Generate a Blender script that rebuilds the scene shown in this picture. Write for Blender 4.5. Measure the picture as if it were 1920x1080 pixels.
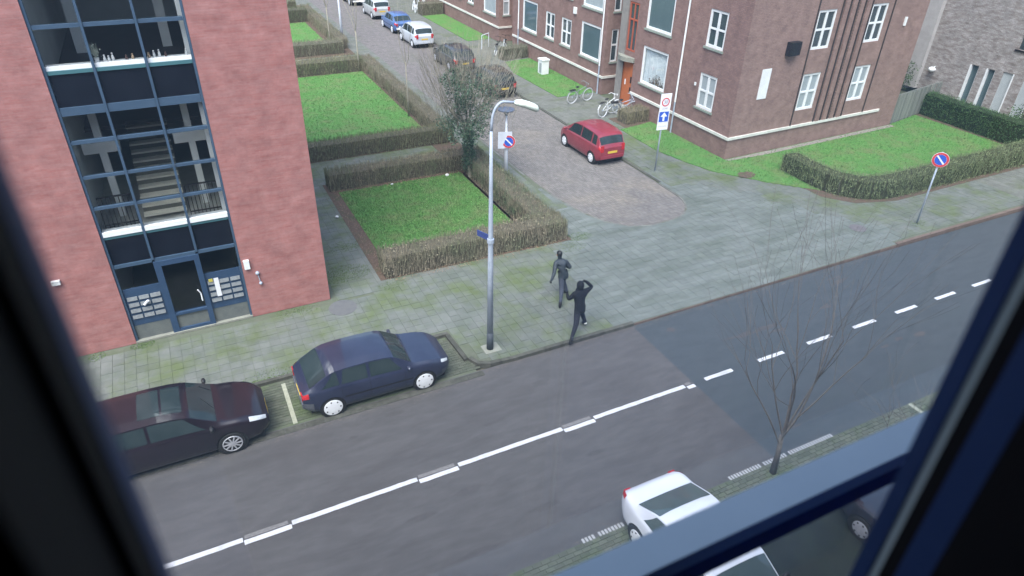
import bpy, bmesh, math, random
import numpy as np
from mathutils import Vector, Matrix
from mathutils.geometry import tessellate_polygon
from mathutils import noise as mnoise

for o in list(bpy.data.objects):
    bpy.data.objects.remove(o)
scene = bpy.context.scene
C = scene.collection
random.seed(7)
PI = math.pi

# ------------------------------------------------------------------ camera
cam = bpy.data.cameras.new('camera')
camo = bpy.data.objects.new('camera', cam)
C.objects.link(camo)
RX = Vector((0.8964892878923177, -0.442511640620879, 0.022145080928801717))
DN = Vector((-0.2223813112692521, -0.49262916099626614, -0.8413459824200049))
FW = Vector((0.38321470364861154, 0.749333008515662, -0.5400430846297116))
m = Matrix.Identity(4)
for i in range(3):
    m[i][0] = RX[i]; m[i][1] = -DN[i]; m[i][2] = -FW[i]
m[2][3] = 12.5
camo.matrix_world = m
cam.sensor_width = 36.0
cam.lens = 1268.71 / 1920 * 36
cam.clip_start = 0.02
cam.clip_end = 3000
cam.dof.use_dof = True
cam.dof.focus_distance = 24
cam.dof.aperture_fstop = 2.6
scene.camera = camo

# ------------------------------------------------------------------ world, sun, exposure
world = bpy.data.worlds.new('World')
scene.world = world
world.use_nodes = True
wn = world.node_tree
wn.nodes.clear()
sky = wn.nodes.new('ShaderNodeTexSky')
sky.sky_type = 'NISHITA'
sky.sun_disc = False
SUN_EL, SUN_AZ = math.radians(60), math.radians(222)
sky.sun_elevation = SUN_EL
sky.sun_rotation = SUN_AZ
sky.air_density = 1.2
sky.dust_density = 4.0
sky.ozone_density = 1.6
bg = wn.nodes.new('ShaderNodeBackground')
bg.inputs['Strength'].default_value = 0.10
wo = wn.nodes.new('ShaderNodeOutputWorld')
wn.links.new(sky.outputs[0], bg.inputs[0])
wn.links.new(bg.outputs[0], wo.inputs[0])
sun = bpy.data.lights.new('sun', 'SUN')
sun.energy = 1.3
sun.angle = math.radians(45)
sun.color = (0.90, 0.98, 1.0)
suno = bpy.data.objects.new('sun', sun)
C.objects.link(suno)
sd = Vector((math.sin(SUN_AZ) * math.cos(SUN_EL), math.cos(SUN_AZ) * math.cos(SUN_EL), math.sin(SUN_EL)))
suno.rotation_euler = sd.to_track_quat('Z', 'Y').to_euler()
scene.view_settings.view_transform = 'Standard'
scene.view_settings.look = 'None'
scene.view_settings.gamma = 1.0
scene.view_settings.use_curve_mapping = False
scene.view_settings.exposure = 1.85


# ------------------------------------------------------------------ materials
def rgb(c):
    return (c[0], c[1], c[2], 1.0)


MATS = {}


def mat(name, c1, c2=None, rough=0.8, spec=0.3, metal=0.0, scale=4.0, detail=4.0, c3=None, scale3=0.6,
        bump=0.0, bscale=60.0, stretch=(1, 1, 1), island=0.0, coat=0.0, objrand=0.0, lo=0.35, hi=0.65, lo3=0.5, hi3=0.7):
    """procedural principled: noise mix of c1/c2, big patches of c3, optional per-island / per-object variation"""
    if name in MATS:
        return MATS[name]
    M = bpy.data.materials.new(name)
    M.use_nodes = True
    nt = M.node_tree
    N, Lk = nt.nodes, nt.links
    b = N['Principled BSDF']
    b.inputs['Roughness'].default_value = rough
    b.inputs['Specular IOR Level'].default_value = spec
    b.inputs['Metallic'].default_value = metal
    if coat:
        b.inputs['Coat Weight'].default_value = coat
        b.inputs['Coat Roughness'].default_value = 0.06
    b.inputs['Base Color'].default_value = rgb(c1)
    geo = N.new('ShaderNodeNewGeometry')
    mp = N.new('ShaderNodeMapping')
    mp.inputs['Scale'].default_value = stretch
    Lk.new(geo.outputs['Position'], mp.inputs[0])
    col = None

    def noise(sc, det=4.0, src=mp.outputs[0]):
        n = N.new('ShaderNodeTexNoise')
        n.inputs['Scale'].default_value = sc
        n.inputs['Detail'].default_value = det
        n.inputs['Roughness'].default_value = 0.65
        Lk.new(src, n.inputs['Vector'])
        return n

    def ramp(src, a, z):
        r = N.new('ShaderNodeMapRange')
        r.inputs['From Min'].default_value = a
        r.inputs['From Max'].default_value = z
        Lk.new(src, r.inputs['Value'])
        return r.outputs[0]

    def mix(fac, A, B, mode='MIX'):
        x = N.new('ShaderNodeMix')
        x.data_type = 'RGBA'
        x.blend_type = mode
        if isinstance(fac, float):
            x.inputs[0].default_value = fac
        else:
            Lk.new(fac, x.inputs[0])
        for s, v in ((6, A), (7, B)):
            if isinstance(v, tuple):
                x.inputs[s].default_value = rgb(v)
            else:
                Lk.new(v, x.inputs[s])
        return x.outputs[2]

    col = tuple(c1)
    if c2 is not None:
        col = mix(ramp(noise(scale, detail).outputs['Fac'], lo, hi), tuple(c1), tuple(c2))
    if c3 is not None:
        col = mix(ramp(noise(scale3, 5.0).outputs['Fac'], lo3, hi3), col, tuple(c3))
    if island or objrand:
        if island:
            src = geo.outputs['Random Per Island']
            amt = island
        else:
            oi = N.new('ShaderNodeObjectInfo')
            src = oi.outputs['Random']
            amt = objrand
        r = N.new('ShaderNodeMapRange')
        r.inputs['To Min'].default_value = 1 - amt
        r.inputs['To Max'].default_value = 1 + amt
        Lk.new(src, r.inputs['Value'])
        cc = N.new('ShaderNodeCombineColor')
        for k in range(3):
            Lk.new(r.outputs[0], cc.inputs[k])
        col = mix(1.0, col, cc.outputs[0], 'MULTIPLY')
    if not isinstance(col, tuple):
        Lk.new(col, b.inputs['Base Color'])
    if bump:
        bn = N.new('ShaderNodeBump')
        bn.inputs['Strength'].default_value = bump
        bn.inputs['Distance'].default_value = 0.02
        Lk.new(noise(bscale, 3.0).outputs['Fac'], bn.inputs['Height'])
        Lk.new(bn.outputs[0], b.inputs['Normal'])
    MATS[name] = M
    return M


def brick_mat(name, c1, c2, mortar, axis, bw=0.22, bh=0.07, rough=0.9, patch=None, pscale=(0.5, 0.5, 0.5), strength=0.5, plo=0.5, phi=0.7, rot=0.0):
    """brick texture mapped on a wall (axis 'x': wall normal is x, 'y': normal is y, 'z': ground)"""
    M = bpy.data.materials.new(name)
    M.use_nodes = True
    nt = M.node_tree
    N, Lk = nt.nodes, nt.links
    b = N['Principled BSDF']
    b.inputs['Roughness'].default_value = rough
    b.inputs['Specular IOR Level'].default_value = 0.25
    geo = N.new('ShaderNodeNewGeometry')
    sp = N.new('ShaderNodeSeparateXYZ')
    Lk.new(geo.outputs['Position'], sp.inputs[0])
    cb = N.new('ShaderNodeCombineXYZ')
    pair = {'x': (1, 2), 'y': (0, 2), 'z': (1, 0)}[axis]
    Lk.new(sp.outputs[pair[0]], cb.inputs[0])
    Lk.new(sp.outputs[pair[1]], cb.inputs[1])
    bt = N.new('ShaderNodeTexBrick')
    bt.inputs['Scale'].default_value = 1.0
    bt.inputs['Brick Width'].default_value = bw
    bt.inputs['Row Height'].default_value = bh
    bt.inputs['Mortar Size'].default_value = 0.006
    bt.inputs['Mortar Smooth'].default_value = 0.2
    bt.inputs['Color1'].default_value = rgb(c1)
    bt.inputs['Color2'].default_value = rgb(c2)
    bt.inputs['Mortar'].default_value = rgb(mortar)
    Lk.new(cb.outputs[0], bt.inputs['Vector'])
    col = bt.outputs['Color']

    def noise(sc, vec):
        n = N.new('ShaderNodeTexNoise')
        n.inputs['Scale'].default_value = sc
        n.inputs['Detail'].default_value = 6
        n.inputs['Roughness'].default_value = 0.7
        Lk.new(vec, n.inputs['Vector'])
        return n
    if patch:
        mp = N.new('ShaderNodeMapping')
        mp.inputs['Scale'].default_value = pscale
        mp.inputs['Rotation'].default_value = (0, 0, rot)
        Lk.new(geo.outputs['Position'], mp.inputs[0])
        n = noise(1.0, mp.outputs[0])
        r = N.new('ShaderNodeMapRange')
        r.inputs['From Min'].default_value = plo
        r.inputs['From Max'].default_value = phi
        Lk.new(n.outputs['Fac'], r.inputs['Value'])
        x = N.new('ShaderNodeMix')
        x.data_type = 'RGBA'
        Lk.new(r.outputs[0], x.inputs[0])
        Lk.new(col, x.inputs[6])
        x.inputs[7].default_value = rgb(patch)
        col = x.outputs[2]
    n2 = noise(2.2, geo.outputs['Position'])
    r2 = N.new('ShaderNodeMapRange')
    r2.inputs['From Min'].default_value = 0.3
    r2.inputs['From Max'].default_value = 0.7
    r2.inputs['To Min'].default_value = 0.78
    r2.inputs['To Max'].default_value = 1.18
    Lk.new(n2.outputs['Fac'], r2.inputs['Value'])
    cc = N.new('ShaderNodeCombineColor')
    for k in range(3):
        Lk.new(r2.outputs[0], cc.inputs[k])
    x = N.new('ShaderNodeMix')
    x.data_type = 'RGBA'
    x.blend_type = 'MULTIPLY'
    x.inputs[0].default_value = 1
    Lk.new(col, x.inputs[6])
    Lk.new(cc.outputs[0], x.inputs[7])
    Lk.new(x.outputs[2], b.inputs['Base Color'])
    bn = N.new('ShaderNodeBump')
    bn.inputs['Strength'].default_value = strength
    bn.inputs['Distance'].default_value = 0.01
    Lk.new(bt.outputs['Fac'], bn.inputs['Height'])
    bn.invert = True
    Lk.new(bn.outputs[0], b.inputs['Normal'])
    MATS[name] = M
    return M


def glass_mat(name, tint=(0.85, 0.9, 0.92), ior=1.45, film=0.0, filmcol=(0.5, 0.55, 0.6), refl=1.0):
    """thin clear pane: transparent + fresnel reflection, optional thin film of dirt and painted-in haze"""
    M = bpy.data.materials.new(name)
    M.use_nodes = True
    nt = M.node_tree
    N, Lk = nt.nodes, nt.links
    N.clear()
    out = N.new('ShaderNodeOutputMaterial')
    tr = N.new('ShaderNodeBsdfTransparent')
    tr.inputs[0].default_value = rgb(tint)
    gl = N.new('ShaderNodeBsdfGlossy')
    gl.inputs['Roughness'].default_value = 0.02
    fr = N.new('ShaderNodeFresnel')
    fr.inputs[0].default_value = ior
    mx = N.new('ShaderNodeMixShader')
    if refl != 1.0:
        mm = N.new('ShaderNodeMath')
        mm.operation = 'MULTIPLY'
        mm.inputs[1].default_value = refl
        Lk.new(fr.outputs[0], mm.inputs[0])
        Lk.new(mm.outputs[0], mx.inputs[0])
    else:
        Lk.new(fr.outputs[0], mx.inputs[0])
    Lk.new(tr.outputs[0], mx.inputs[1])
    Lk.new(gl.outputs[0], mx.inputs[2])
    last = mx
    if film:
        tl = N.new('ShaderNodeBsdfTranslucent')
        tl.inputs[0].default_value = rgb(filmcol)
        geo = N.new('ShaderNodeNewGeometry')
        nz = N.new('ShaderNodeTexNoise')
        nz.inputs['Scale'].default_value = 2.5
        Lk.new(geo.outputs['Position'], nz.inputs['Vector'])
        mr = N.new('ShaderNodeMapRange')
        mr.inputs['To Min'].default_value = film * 0.5
        mr.inputs['To Max'].default_value = film * 1.5
        Lk.new(nz.outputs['Fac'], mr.inputs['Value'])
        m2 = N.new('ShaderNodeMixShader')
        Lk.new(mr.outputs[0], m2.inputs[0])
        Lk.new(mx.outputs[0], m2.inputs[1])
        Lk.new(tl.outputs[0], m2.inputs[2])
        last = m2
    Lk.new(last.outputs[0], out.inputs[0])
    MATS[name] = M
    return M


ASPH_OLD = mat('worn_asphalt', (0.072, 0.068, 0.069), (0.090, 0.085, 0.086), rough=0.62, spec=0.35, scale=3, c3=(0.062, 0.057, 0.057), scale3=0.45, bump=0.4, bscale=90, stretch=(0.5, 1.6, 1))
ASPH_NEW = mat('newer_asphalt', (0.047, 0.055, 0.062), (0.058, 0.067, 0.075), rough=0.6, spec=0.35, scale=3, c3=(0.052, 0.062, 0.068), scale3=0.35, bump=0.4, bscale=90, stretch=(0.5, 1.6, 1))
ASPH_DARK = mat('dark_asphalt', (0.012, 0.016, 0.013), (0.022, 0.028, 0.02), rough=0.6, spec=0.25, scale=2, c3=(0.02, 0.03, 0.018), scale3=0.8, bump=0.4)
PAINT = mat('road_paint', (0.62, 0.62, 0.65), (0.5, 0.5, 0.53), rough=0.6, scale=9, c3=(0.40, 0.40, 0.42), scale3=3, lo3=0.55, hi3=0.8)
PAINT_OLD = mat('worn_road_paint', (0.22, 0.21, 0.21), (0.14, 0.13, 0.13), rough=0.8, scale=25)
PAINT_Y = mat('dirty_bay_paint', (0.34, 0.34, 0.27), (0.24, 0.25, 0.19), rough=0.8, scale=14)
SLAB = mat('mossy_paving_slab', (0.105, 0.118, 0.10), (0.145, 0.152, 0.142), scale=1.3, rough=0.8, c3=(0.095, 0.118, 0.055), scale3=0.7, lo3=0.44, hi3=0.66, bump=0.3, island=0.07)
SLABP = mat('pale_worn_slab', (0.122, 0.136, 0.126), (0.158, 0.172, 0.163), scale=1.6, stretch=(.5, 1.8, 1), rough=0.75, c3=(0.10, 0.115, 0.098), scale3=0.9, lo3=0.42, hi3=0.66, bump=0.3, island=0.07)
SLAB1 = mat('mossy_single_slab', (0.105, 0.118, 0.10), (0.145, 0.152, 0.142), scale=1.3, rough=0.8, c3=(0.095, 0.118, 0.055), scale3=0.7, lo3=0.44, hi3=0.66, bump=0.3, objrand=0.07)
JOINT = mat('mossy_joint_sand', (0.092, 0.106, 0.072), (0.115, 0.122, 0.092), scale=3, rough=0.95, c3=(0.075, 0.10, 0.045), scale3=0.6)
PAVE_FAR = brick_mat('pale_paving', (0.125, 0.13, 0.115), (0.15, 0.152, 0.138), (0.09, 0.095, 0.075), 'z', bw=0.3, bh=0.3, patch=(0.10, 0.115, 0.07), pscale=(0.5, 1.0, 1), strength=0.3)
BAYPAVE = mat('bay_paver', (0.082, 0.092, 0.065), (0.105, 0.110, 0.085), scale=3, rough=0.85, c3=(0.07, 0.095, 0.04), scale3=0.8, island=0.16, bump=0.3)
KLINKER = mat('street_brick', (0.145, 0.134, 0.126), (0.17, 0.155, 0.147), scale=1.5, rough=0.8, c3=(0.20, 0.175, 0.15), scale3=0.25, island=0.13, bump=0.3)
KLINKER_FAR = brick_mat('street_brick_far', (0.145, 0.130, 0.128), (0.175, 0.155, 0.15), (0.085, 0.08, 0.07), 'z', bw=0.21, bh=0.105, patch=(0.13, 0.125, 0.105), pscale=(0.9, 0.12, 1), strength=0.4)
KERB = mat('kerb_concrete', (0.13, 0.13, 0.12), (0.19, 0.185, 0.17), scale=4, rough=0.85, c3=(0.08, 0.09, 0.05), scale3=2, objrand=0.12)
KERB_DARK = mat('kerb_dark', (0.055, 0.055, 0.045), (0.09, 0.088, 0.075), scale=5, rough=0.9, objrand=0.15)
KERB_RED = mat('kerb_reddish', (0.12, 0.085, 0.07), (0.16, 0.12, 0.10), scale=5, rough=0.9, objrand=0.15)
SOIL = mat('leaf_litter_soil', (0.085, 0.058, 0.042), (0.12, 0.085, 0.065), scale=9, rough=1.0, c3=(0.07, 0.075, 0.04), scale3=2, bump=0.6)
LAWN = mat('lawn', (0.072, 0.175, 0.045), (0.10, 0.215, 0.062), scale=5, rough=0.95, spec=0.1, c3=(0.13, 0.17, 0.07), scale3=0.9, lo3=0.45, hi3=0.7, bump=0.6, bscale=120)
BLADE = mat('grass_blade', (0.085, 0.20, 0.05), (0.13, 0.25, 0.08), scale=3, rough=0.8, spec=0.15, island=0.4, c3=(0.16, 0.20, 0.09), scale3=0.9, lo3=0.45, hi3=0.7)
EARTH = mat('earth', (0.10, 0.09, 0.07), (0.13, 0.12, 0.09), scale=0.5, rough=1.0)
RED_BRICK = brick_mat('rosy_brick', (0.315, 0.125, 0.112), (0.345, 0.148, 0.135), (0.31, 0.148, 0.138), 'y', bw=0.22, bh=0.065, patch=(0.355, 0.185, 0.175), pscale=(1.3, 1.3, 8.0), strength=0.4, plo=0.40, phi=0.75)
BRN_X = brick_mat('brown_brick_shaded_west', (0.215, 0.13, 0.113), (0.255, 0.155, 0.135), (0.15, 0.12, 0.11), 'x', patch=(0.245, 0.155, 0.135), pscale=(0.8, 0.8, 2.0), strength=0.4, plo=0.5, phi=0.8)
BRN_Y = brick_mat('brown_brick_lit_south', (0.25, 0.163, 0.14), (0.29, 0.19, 0.163), (0.165, 0.125, 0.11), 'y', patch=(0.29, 0.20, 0.175), pscale=(0.8, 0.8, 2.0), strength=0.4, plo=0.5, phi=0.8)  # same brick as the west faces, its colour lightened for the brighter lit side
GREY_BRICK = brick_mat('mottled_grey_brick', (0.33, 0.30, 0.285), (0.42, 0.39, 0.38), (0.2, 0.19, 0.18), 'x', bw=0.22, bh=0.07, patch=(0.22, 0.185, 0.17), pscale=(1, 2.2, 7), strength=0.5, plo=0.45, phi=0.62)
GREY_PLAIN = mat('pale_grey_pier', (0.38, 0.36, 0.35), (0.44, 0.42, 0.41), scale=2, rough=0.9)
WHITE = mat('white_paint', (0.78, 0.79, 0.80), (0.70, 0.71, 0.72), scale=3, rough=0.5)
CREAM = mat('cream_band', (0.68, 0.67, 0.62), (0.55, 0.55, 0.50), scale=2.5, rough=0.6)
SILLG = mat('grey_green_sill', (0.22, 0.26, 0.22), (0.28, 0.31, 0.27), scale=5, rough=0.8)
BLUEF = mat('steel_blue_frame', (0.045, 0.078, 0.125), (0.055, 0.092, 0.145), scale=3, rough=0.4, spec=0.4)
NAVY = mat('navy_panel', (0.035, 0.065, 0.13), (0.045, 0.08, 0.15), scale=3, rough=0.45)
SPAN = mat('dark_spandrel_glass', (0.006, 0.007, 0.012), (0.010, 0.012, 0.019), scale=1.5, rough=0.12, spec=0.2)
DARKGLASS = mat('dark_window_glass', (0.04, 0.055, 0.06), (0.06, 0.08, 0.085), scale=0.8, rough=0.06, spec=0.6)
PALEGLASS = mat('net_curtained_glass', (0.30, 0.34, 0.36), (0.36, 0.40, 0.42), scale=2, rough=0.15, spec=0.5)
TEALGLASS = mat('teal_grey_glass', (0.075, 0.115, 0.125), (0.095, 0.14, 0.15), scale=0.7, rough=0.08, spec=0.5)
CLEAR = glass_mat('clear_glazing', tint=(0.97, 0.985, 0.985), refl=0.6)
OURGLASS = glass_mat('our_window_glass', tint=(0.975, 0.99, 0.998), film=0.026, filmcol=(0.58, 0.80, 0.95), refl=0.15)  # bluish film carries the milky veil and glass reflections as colour
PLASTER = mat('interior_plaster', (0.82, 0.82, 0.80), (0.76, 0.77, 0.74), scale=1.5, rough=0.9)
GREYWALL = mat('interior_grey_wall', (0.55, 0.56, 0.54), (0.60, 0.61, 0.59), scale=1.5, rough=0.9)
DARKFLOOR = mat('dark_interior_floor', (0.035, 0.033, 0.038), (0.05, 0.048, 0.05), scale=2, rough=0.5)
TREAD = mat('stair_tread', (0.72, 0.69, 0.58), (0.64, 0.61, 0.52), scale=6, rough=0.8)
BLACK = mat('black_metal', (0.012, 0.012, 0.014), (0.02, 0.02, 0.022), scale=5, rough=0.45)
RUBBER = mat('tyre_rubber', (0.014, 0.014, 0.015), (0.022, 0.022, 0.022), scale=20, rough=0.8)
GALV = mat('galvanised_steel', (0.33, 0.375, 0.45), (0.40, 0.45, 0.53), scale=6, rough=0.5, spec=0.35, c3=(0.29, 0.33, 0.40), scale3=1.5)
POLEW = mat('painted_pole', (0.62, 0.65, 0.72), (0.55, 0.58, 0.65), scale=5, rough=0.5)
ORANGE = mat('varnished_orange_wood', (0.42, 0.13, 0.045), (0.36, 0.10, 0.035), scale=3, stretch=(8, 8, 0.7), rough=0.5)
ORANGE2 = mat('orange_painted_frame', (0.40, 0.10, 0.05), (0.34, 0.085, 0.045), scale=5, rough=0.6)
STONEC = mat('mossy_stone', (0.20, 0.20, 0.17), (0.26, 0.26, 0.22), scale=4, rough=0.9)
FENCEW = mat('weathered_fence_wood', (0.17, 0.18, 0.16), (0.22, 0.23, 0.205), scale=2, stretch=(12, 12, 0.8), rough=0.9, objrand=0.2)
TWIG = mat('hedge_twig', (0.20, 0.175, 0.125), (0.26, 0.225, 0.165), scale=2.5, rough=0.95, island=0.22, c3=(0.17, 0.19, 0.11), scale3=0.5, lo3=0.45, hi3=0.7)
HCORE = mat('hedge_core', (0.085, 0.076, 0.055), (0.11, 0.096, 0.07), scale=8, rough=1.0)
HLEAF = mat('hedge_leaf', (0.085, 0.105, 0.055), (0.12, 0.125, 0.075), scale=2, rough=0.8, island=0.4)
HGREEN = mat('evergreen_leaf', (0.045, 0.085, 0.032), (0.06, 0.115, 0.042), scale=2, rough=0.7, island=0.45)
HGCORE = mat('evergreen_core', (0.018, 0.032, 0.014), (0.025, 0.04, 0.02), scale=5, rough=1)
PRIV = mat('privet_leaf', (0.13, 0.165, 0.08), (0.18, 0.21, 0.11), scale=2, rough=0.8, island=0.4)
IVY = mat('ivy_leaf', (0.045, 0.085, 0.05), (0.07, 0.12, 0.07), scale=2, rough=0.45, spec=0.4, island=0.5)
BARK = mat('pale_bark', (0.30, 0.275, 0.22), (0.22, 0.20, 0.155), scale=12, rough=0.95)
BARKD = mat('dark_bark', (0.12, 0.108, 0.10), (0.155, 0.14, 0.125), scale=12, rough=0.95)
REDP = mat('sign_red', (0.55, 0.06, 0.07), (0.50, 0.05, 0.06), scale=8, rough=0.5)
BLUEP = mat('sign_blue', (0.03, 0.10, 0.50), (0.025, 0.085, 0.44), scale=8, rough=0.5)
SIGNW = mat('sign_white', (0.76, 0.75, 0.80), (0.70, 0.70, 0.75), scale=8, rough=0.5)
INK = mat('sign_ink', (0.12, 0.12, 0.15), rough=0.6)
CLOTH_K = mat('black_cloth', (0.004, 0.0045, 0.007), (0.007, 0.008, 0.012), scale=10, rough=0.9, bump=0.4, bscale=40)
CLOTH_G = mat('dark_leather_cloth', (0.020, 0.026, 0.036), (0.045, 0.055, 0.068), scale=8, rough=0.55, bump=0.5, bscale=30)
CLOTH_T = mat('charcoal_trousers', (0.010, 0.011, 0.017), (0.016, 0.017, 0.026), scale=12, rough=0.9)
SKIN = mat('skin', (0.30, 0.17, 0.12), (0.34, 0.20, 0.15), scale=10, rough=0.6)


# ------------------------------------------------------------------ mesh builder
class MB:
    def __init__(s):
        s.v = []
        s.f = []
        s.mi = []
        s.sm = False

    def quad(s, a, b, c, d, k=0):
        n = len(s.v)
        s.v += [a, b, c, d]
        s.f.append((n, n + 1, n + 2, n + 3))
        s.mi.append(k)

    def tri(s, a, b, c, k=0):
        n = len(s.v)
        s.v += [a, b, c]
        s.f.append((n, n + 1, n + 2))
        s.mi.append(k)

    def hexa(s, p, k=0, bottom=True):
        """8 points: 0-3 bottom ccw, 4-7 top ccw"""
        n = len(s.v)
        s.v += [tuple(q) for q in p]
        fs = [(4, 5, 6, 7), (0, 1, 5, 4), (1, 2, 6, 5), (2, 3, 7, 6), (3, 0, 4, 7)]
        if bottom:
            fs.append((3, 2, 1, 0))
        for f in fs:
            s.f.append(tuple(n + i for i in f))
            s.mi.append(k)
        return s

    def box(s, x0, x1, y0, y1, z0, z1, k=0, bottom=True):
        s.hexa([(x0, y0, z0), (x1, y0, z0), (x1, y1, z0), (x0, y1, z0),
                (x0, y0, z1), (x1, y0, z1), (x1, y1, z1), (x0, y1, z1)], k, bottom)
        return s

    def fbox(s, F, u0, u1, z0, z1, o0, o1, k=0):
        """box in a wall frame: u along the wall, z up, o outward"""
        s.hexa([F(u0, z0, o0), F(u1, z0, o0), F(u1, z0, o1), F(u0, z0, o1),
                F(u0, z1, o0), F(u1, z1, o0), F(u1, z1, o1), F(u0, z1, o1)], k)
        return s

    def ring(s, c, ax, r, n, k=0):
        pass

    def tube(s, pts, rs, n=6, k=0, cap=True):
        pts = [Vector(p) for p in pts]
        if not hasattr(rs, '__len__'):
            rs = [rs] * len(pts)
        base = len(s.v)
        prev = None
        for i, p in enumerate(pts):
            if i == 0:
                d = pts[1] - p
            elif i == len(pts) - 1:
                d = p - pts[i - 1]
            else:
                d = (pts[i + 1] - pts[i - 1])
            if d.length < 1e-9:
                d = Vector((0, 0, 1))
            d.normalize()
            if prev is None:
                a = d.orthogonal().normalized()
            else:
                a = (prev - d * prev.dot(d))
                if a.length < 1e-6:
                    a = d.orthogonal()
                a.normalize()
            prev = a
            b = d.cross(a)
            for j in range(n):
                t = 2 * PI * j / n
                s.v.append(tuple(p + (a * math.cos(t) + b * math.sin(t)) * rs[i]))
        for i in range(len(pts) - 1):
            for j in range(n):
                j2 = (j + 1) % n
                s.f.append((base + i * n + j, base + i * n + j2, base + (i + 1) * n + j2, base + (i + 1) * n + j))
                s.mi.append(k)
        if cap:
            s.f.append(tuple(base + j for j in range(n))[::-1])
            s.mi.append(k)
            e = base + (len(pts) - 1) * n
            s.f.append(tuple(e + j for j in range(n)))
            s.mi.append(k)
        return s

    def torus(s, c, ax, R, r, n=20, m=5, k=0):
        ax = Vector(ax).normalized()
        a = ax.orthogonal().normalized()
        b = ax.cross(a)
        c = Vector(c)
        base = len(s.v)
        for i in range(n):
            t = 2 * PI * i / n
            d = a * math.cos(t) + b * math.sin(t)
            for j in range(m):
                q = 2 * PI * j / m
                s.v.append(tuple(c + d * (R + r * math.cos(q)) + ax * (r * math.sin(q))))
        for i in range(n):
            for j in range(m):
                i2, j2 = (i + 1) % n, (j + 1) % m
                s.f.append((base + i * m + j, base + i2 * m + j, base + i2 * m + j2, base + i * m + j2))
                s.mi.append(k)
        return s

    def sphere(s, c, rx, ry=None, rz=None, n=12, m=8, k=0, rot=None):
        ry = rx if ry is None else ry
        rz = rx if rz is None else rz
        base = len(s.v)
        c = Vector(c)
        for i in range(m + 1):
            t = PI * i / m
            for j in range(n):
                q = 2 * PI * j / n
                p = Vector((rx * math.sin(t) * math.cos(q), ry * math.sin(t) * math.sin(q), rz * math.cos(t)))
                if rot is not None:
                    p = rot @ p
                s.v.append(tuple(c + p))
        for i in range(m):
            for j in range(n):
                j2 = (j + 1) % n
                s.f.append((base + i * n + j, base + (i + 1) * n + j, base + (i + 1) * n + j2, base + i * n + j2))
                s.mi.append(k)
        return s

    def build(s, name, mats, parent=None, origin=None, smooth=False, kind=None):
        me = bpy.data.meshes.new(name)
        if origin is not None:
            ox, oy, oz = origin
            s.v = [(p[0] - ox, p[1] - oy, p[2] - oz) for p in s.v]
        me.from_pydata([tuple(p) for p in s.v], [], s.f)
        if not isinstance(mats, (list, tuple)):
            mats = [mats]
        for q in mats:
            me.materials.append(q)
        if len(mats) > 1:
            me.polygons.foreach_set('material_index', s.mi)
        if smooth or s.sm:
            me.polygons.foreach_set('use_smooth', [True] * len(me.polygons))
        me.update()
        o = bpy.data.objects.new(name, me)
        C.objects.link(o)
        if parent is not None:
            o.parent = parent
            root = parent
            while root.parent is not None:
                root = root.parent
            if origin is None and root.get('world_coords'):
                l = root.location
                for vtx in me.vertices:
                    vtx.co -= l
        if kind:
            o['kind'] = kind
        return o


def tag(o, label, cat, group=None, kind=None):
    if label:
        o['label'] = label
    if cat:
        o['category'] = cat
    if group:
        o['group'] = group
    if kind:
        o['kind'] = kind
    return o


def thing(name, label, cat, loc=(0, 0, 0), rz=0, group=None, wc=False):
    o = bpy.data.objects.new(name, None)
    C.objects.link(o)
    o.location = loc
    o.rotation_euler = (0, 0, rz)
    o.empty_display_size = 0.3
    if wc:
        o['world_coords'] = 1
    return tag(o, label, cat, group)


def copy_tree(o, parent=None):
    c = o.copy()
    C.objects.link(c)
    c.parent = parent
    for ch in list(o.children):
        copy_tree(ch, c)
    return c


def inside(p, poly):
    x, y = p
    r = False
    n = len(poly)
    for i in range(n):
        x1, y1 = poly[i]
        x2, y2 = poly[(i + 1) % n]
        if (y1 > y) != (y2 > y) and x < (x2 - x1) * (y - y1) / (y2 - y1) + x1:
            r = not r
    return r


def sheet(name, poly, z, m, depth=0.0, kind='structure', parent=None):
    """flat polygon at height z, with skirts of the given depth"""
    me = MB()
    tr = tessellate_polygon([[Vector((x, y, 0)) for x, y in poly]])
    me.v = [(x, y, z) for x, y in poly]
    for t in tr:
        a, b, c = [Vector(poly[i]) for i in t]
        t = tuple(t)
        if (b - a).cross(c - a) < 0:
            t = t[::-1]
        me.f.append(t)
        me.mi.append(0)
    if depth:
        n = len(poly)
        for i in range(n):
            x1, y1 = poly[i]
            x2, y2 = poly[(i + 1) % n]
            me.quad((x1, y1, z - depth), (x2, y2, z - depth), (x2, y2, z), (x1, y1, z))
    o = me.build(name, m, parent)
    if kind:
        o['kind'] = kind
    return o


def pavers(name, m, x0, x1, y0, y1, w, h, z, top, gap, test=None, bond=0.0, limit=None, parent=None, kind='stuff', vary=0.004):
    mb = MB()
    j = 0
    y = y0
    while y < y1:
        x = x0 + (bond * w if j % 2 else 0)
        while x < x1:
            cx, cy = x + w / 2, y + h / 2
            if test is None or test((cx, cy)):
                t = top + random.uniform(-vary, vary)
                g = gap / 2
                a, b2 = random.uniform(-.002, .002), random.uniform(-.002, .002)
                mb.hexa([(x + g, y + g, z), (x + w - g, y + g, z), (x + w - g, y + h - g, z), (x + g, y + h - g, z),
                         (x + g, y + g, t + a), (x + w - g, y + g, t + b2), (x + w - g, y + h - g, t - a), (x + g, y + h - g, t - b2)], bottom=False)
            x += w
        y += h
        j += 1
    return mb.build(name, m, parent, kind=kind)


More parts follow.
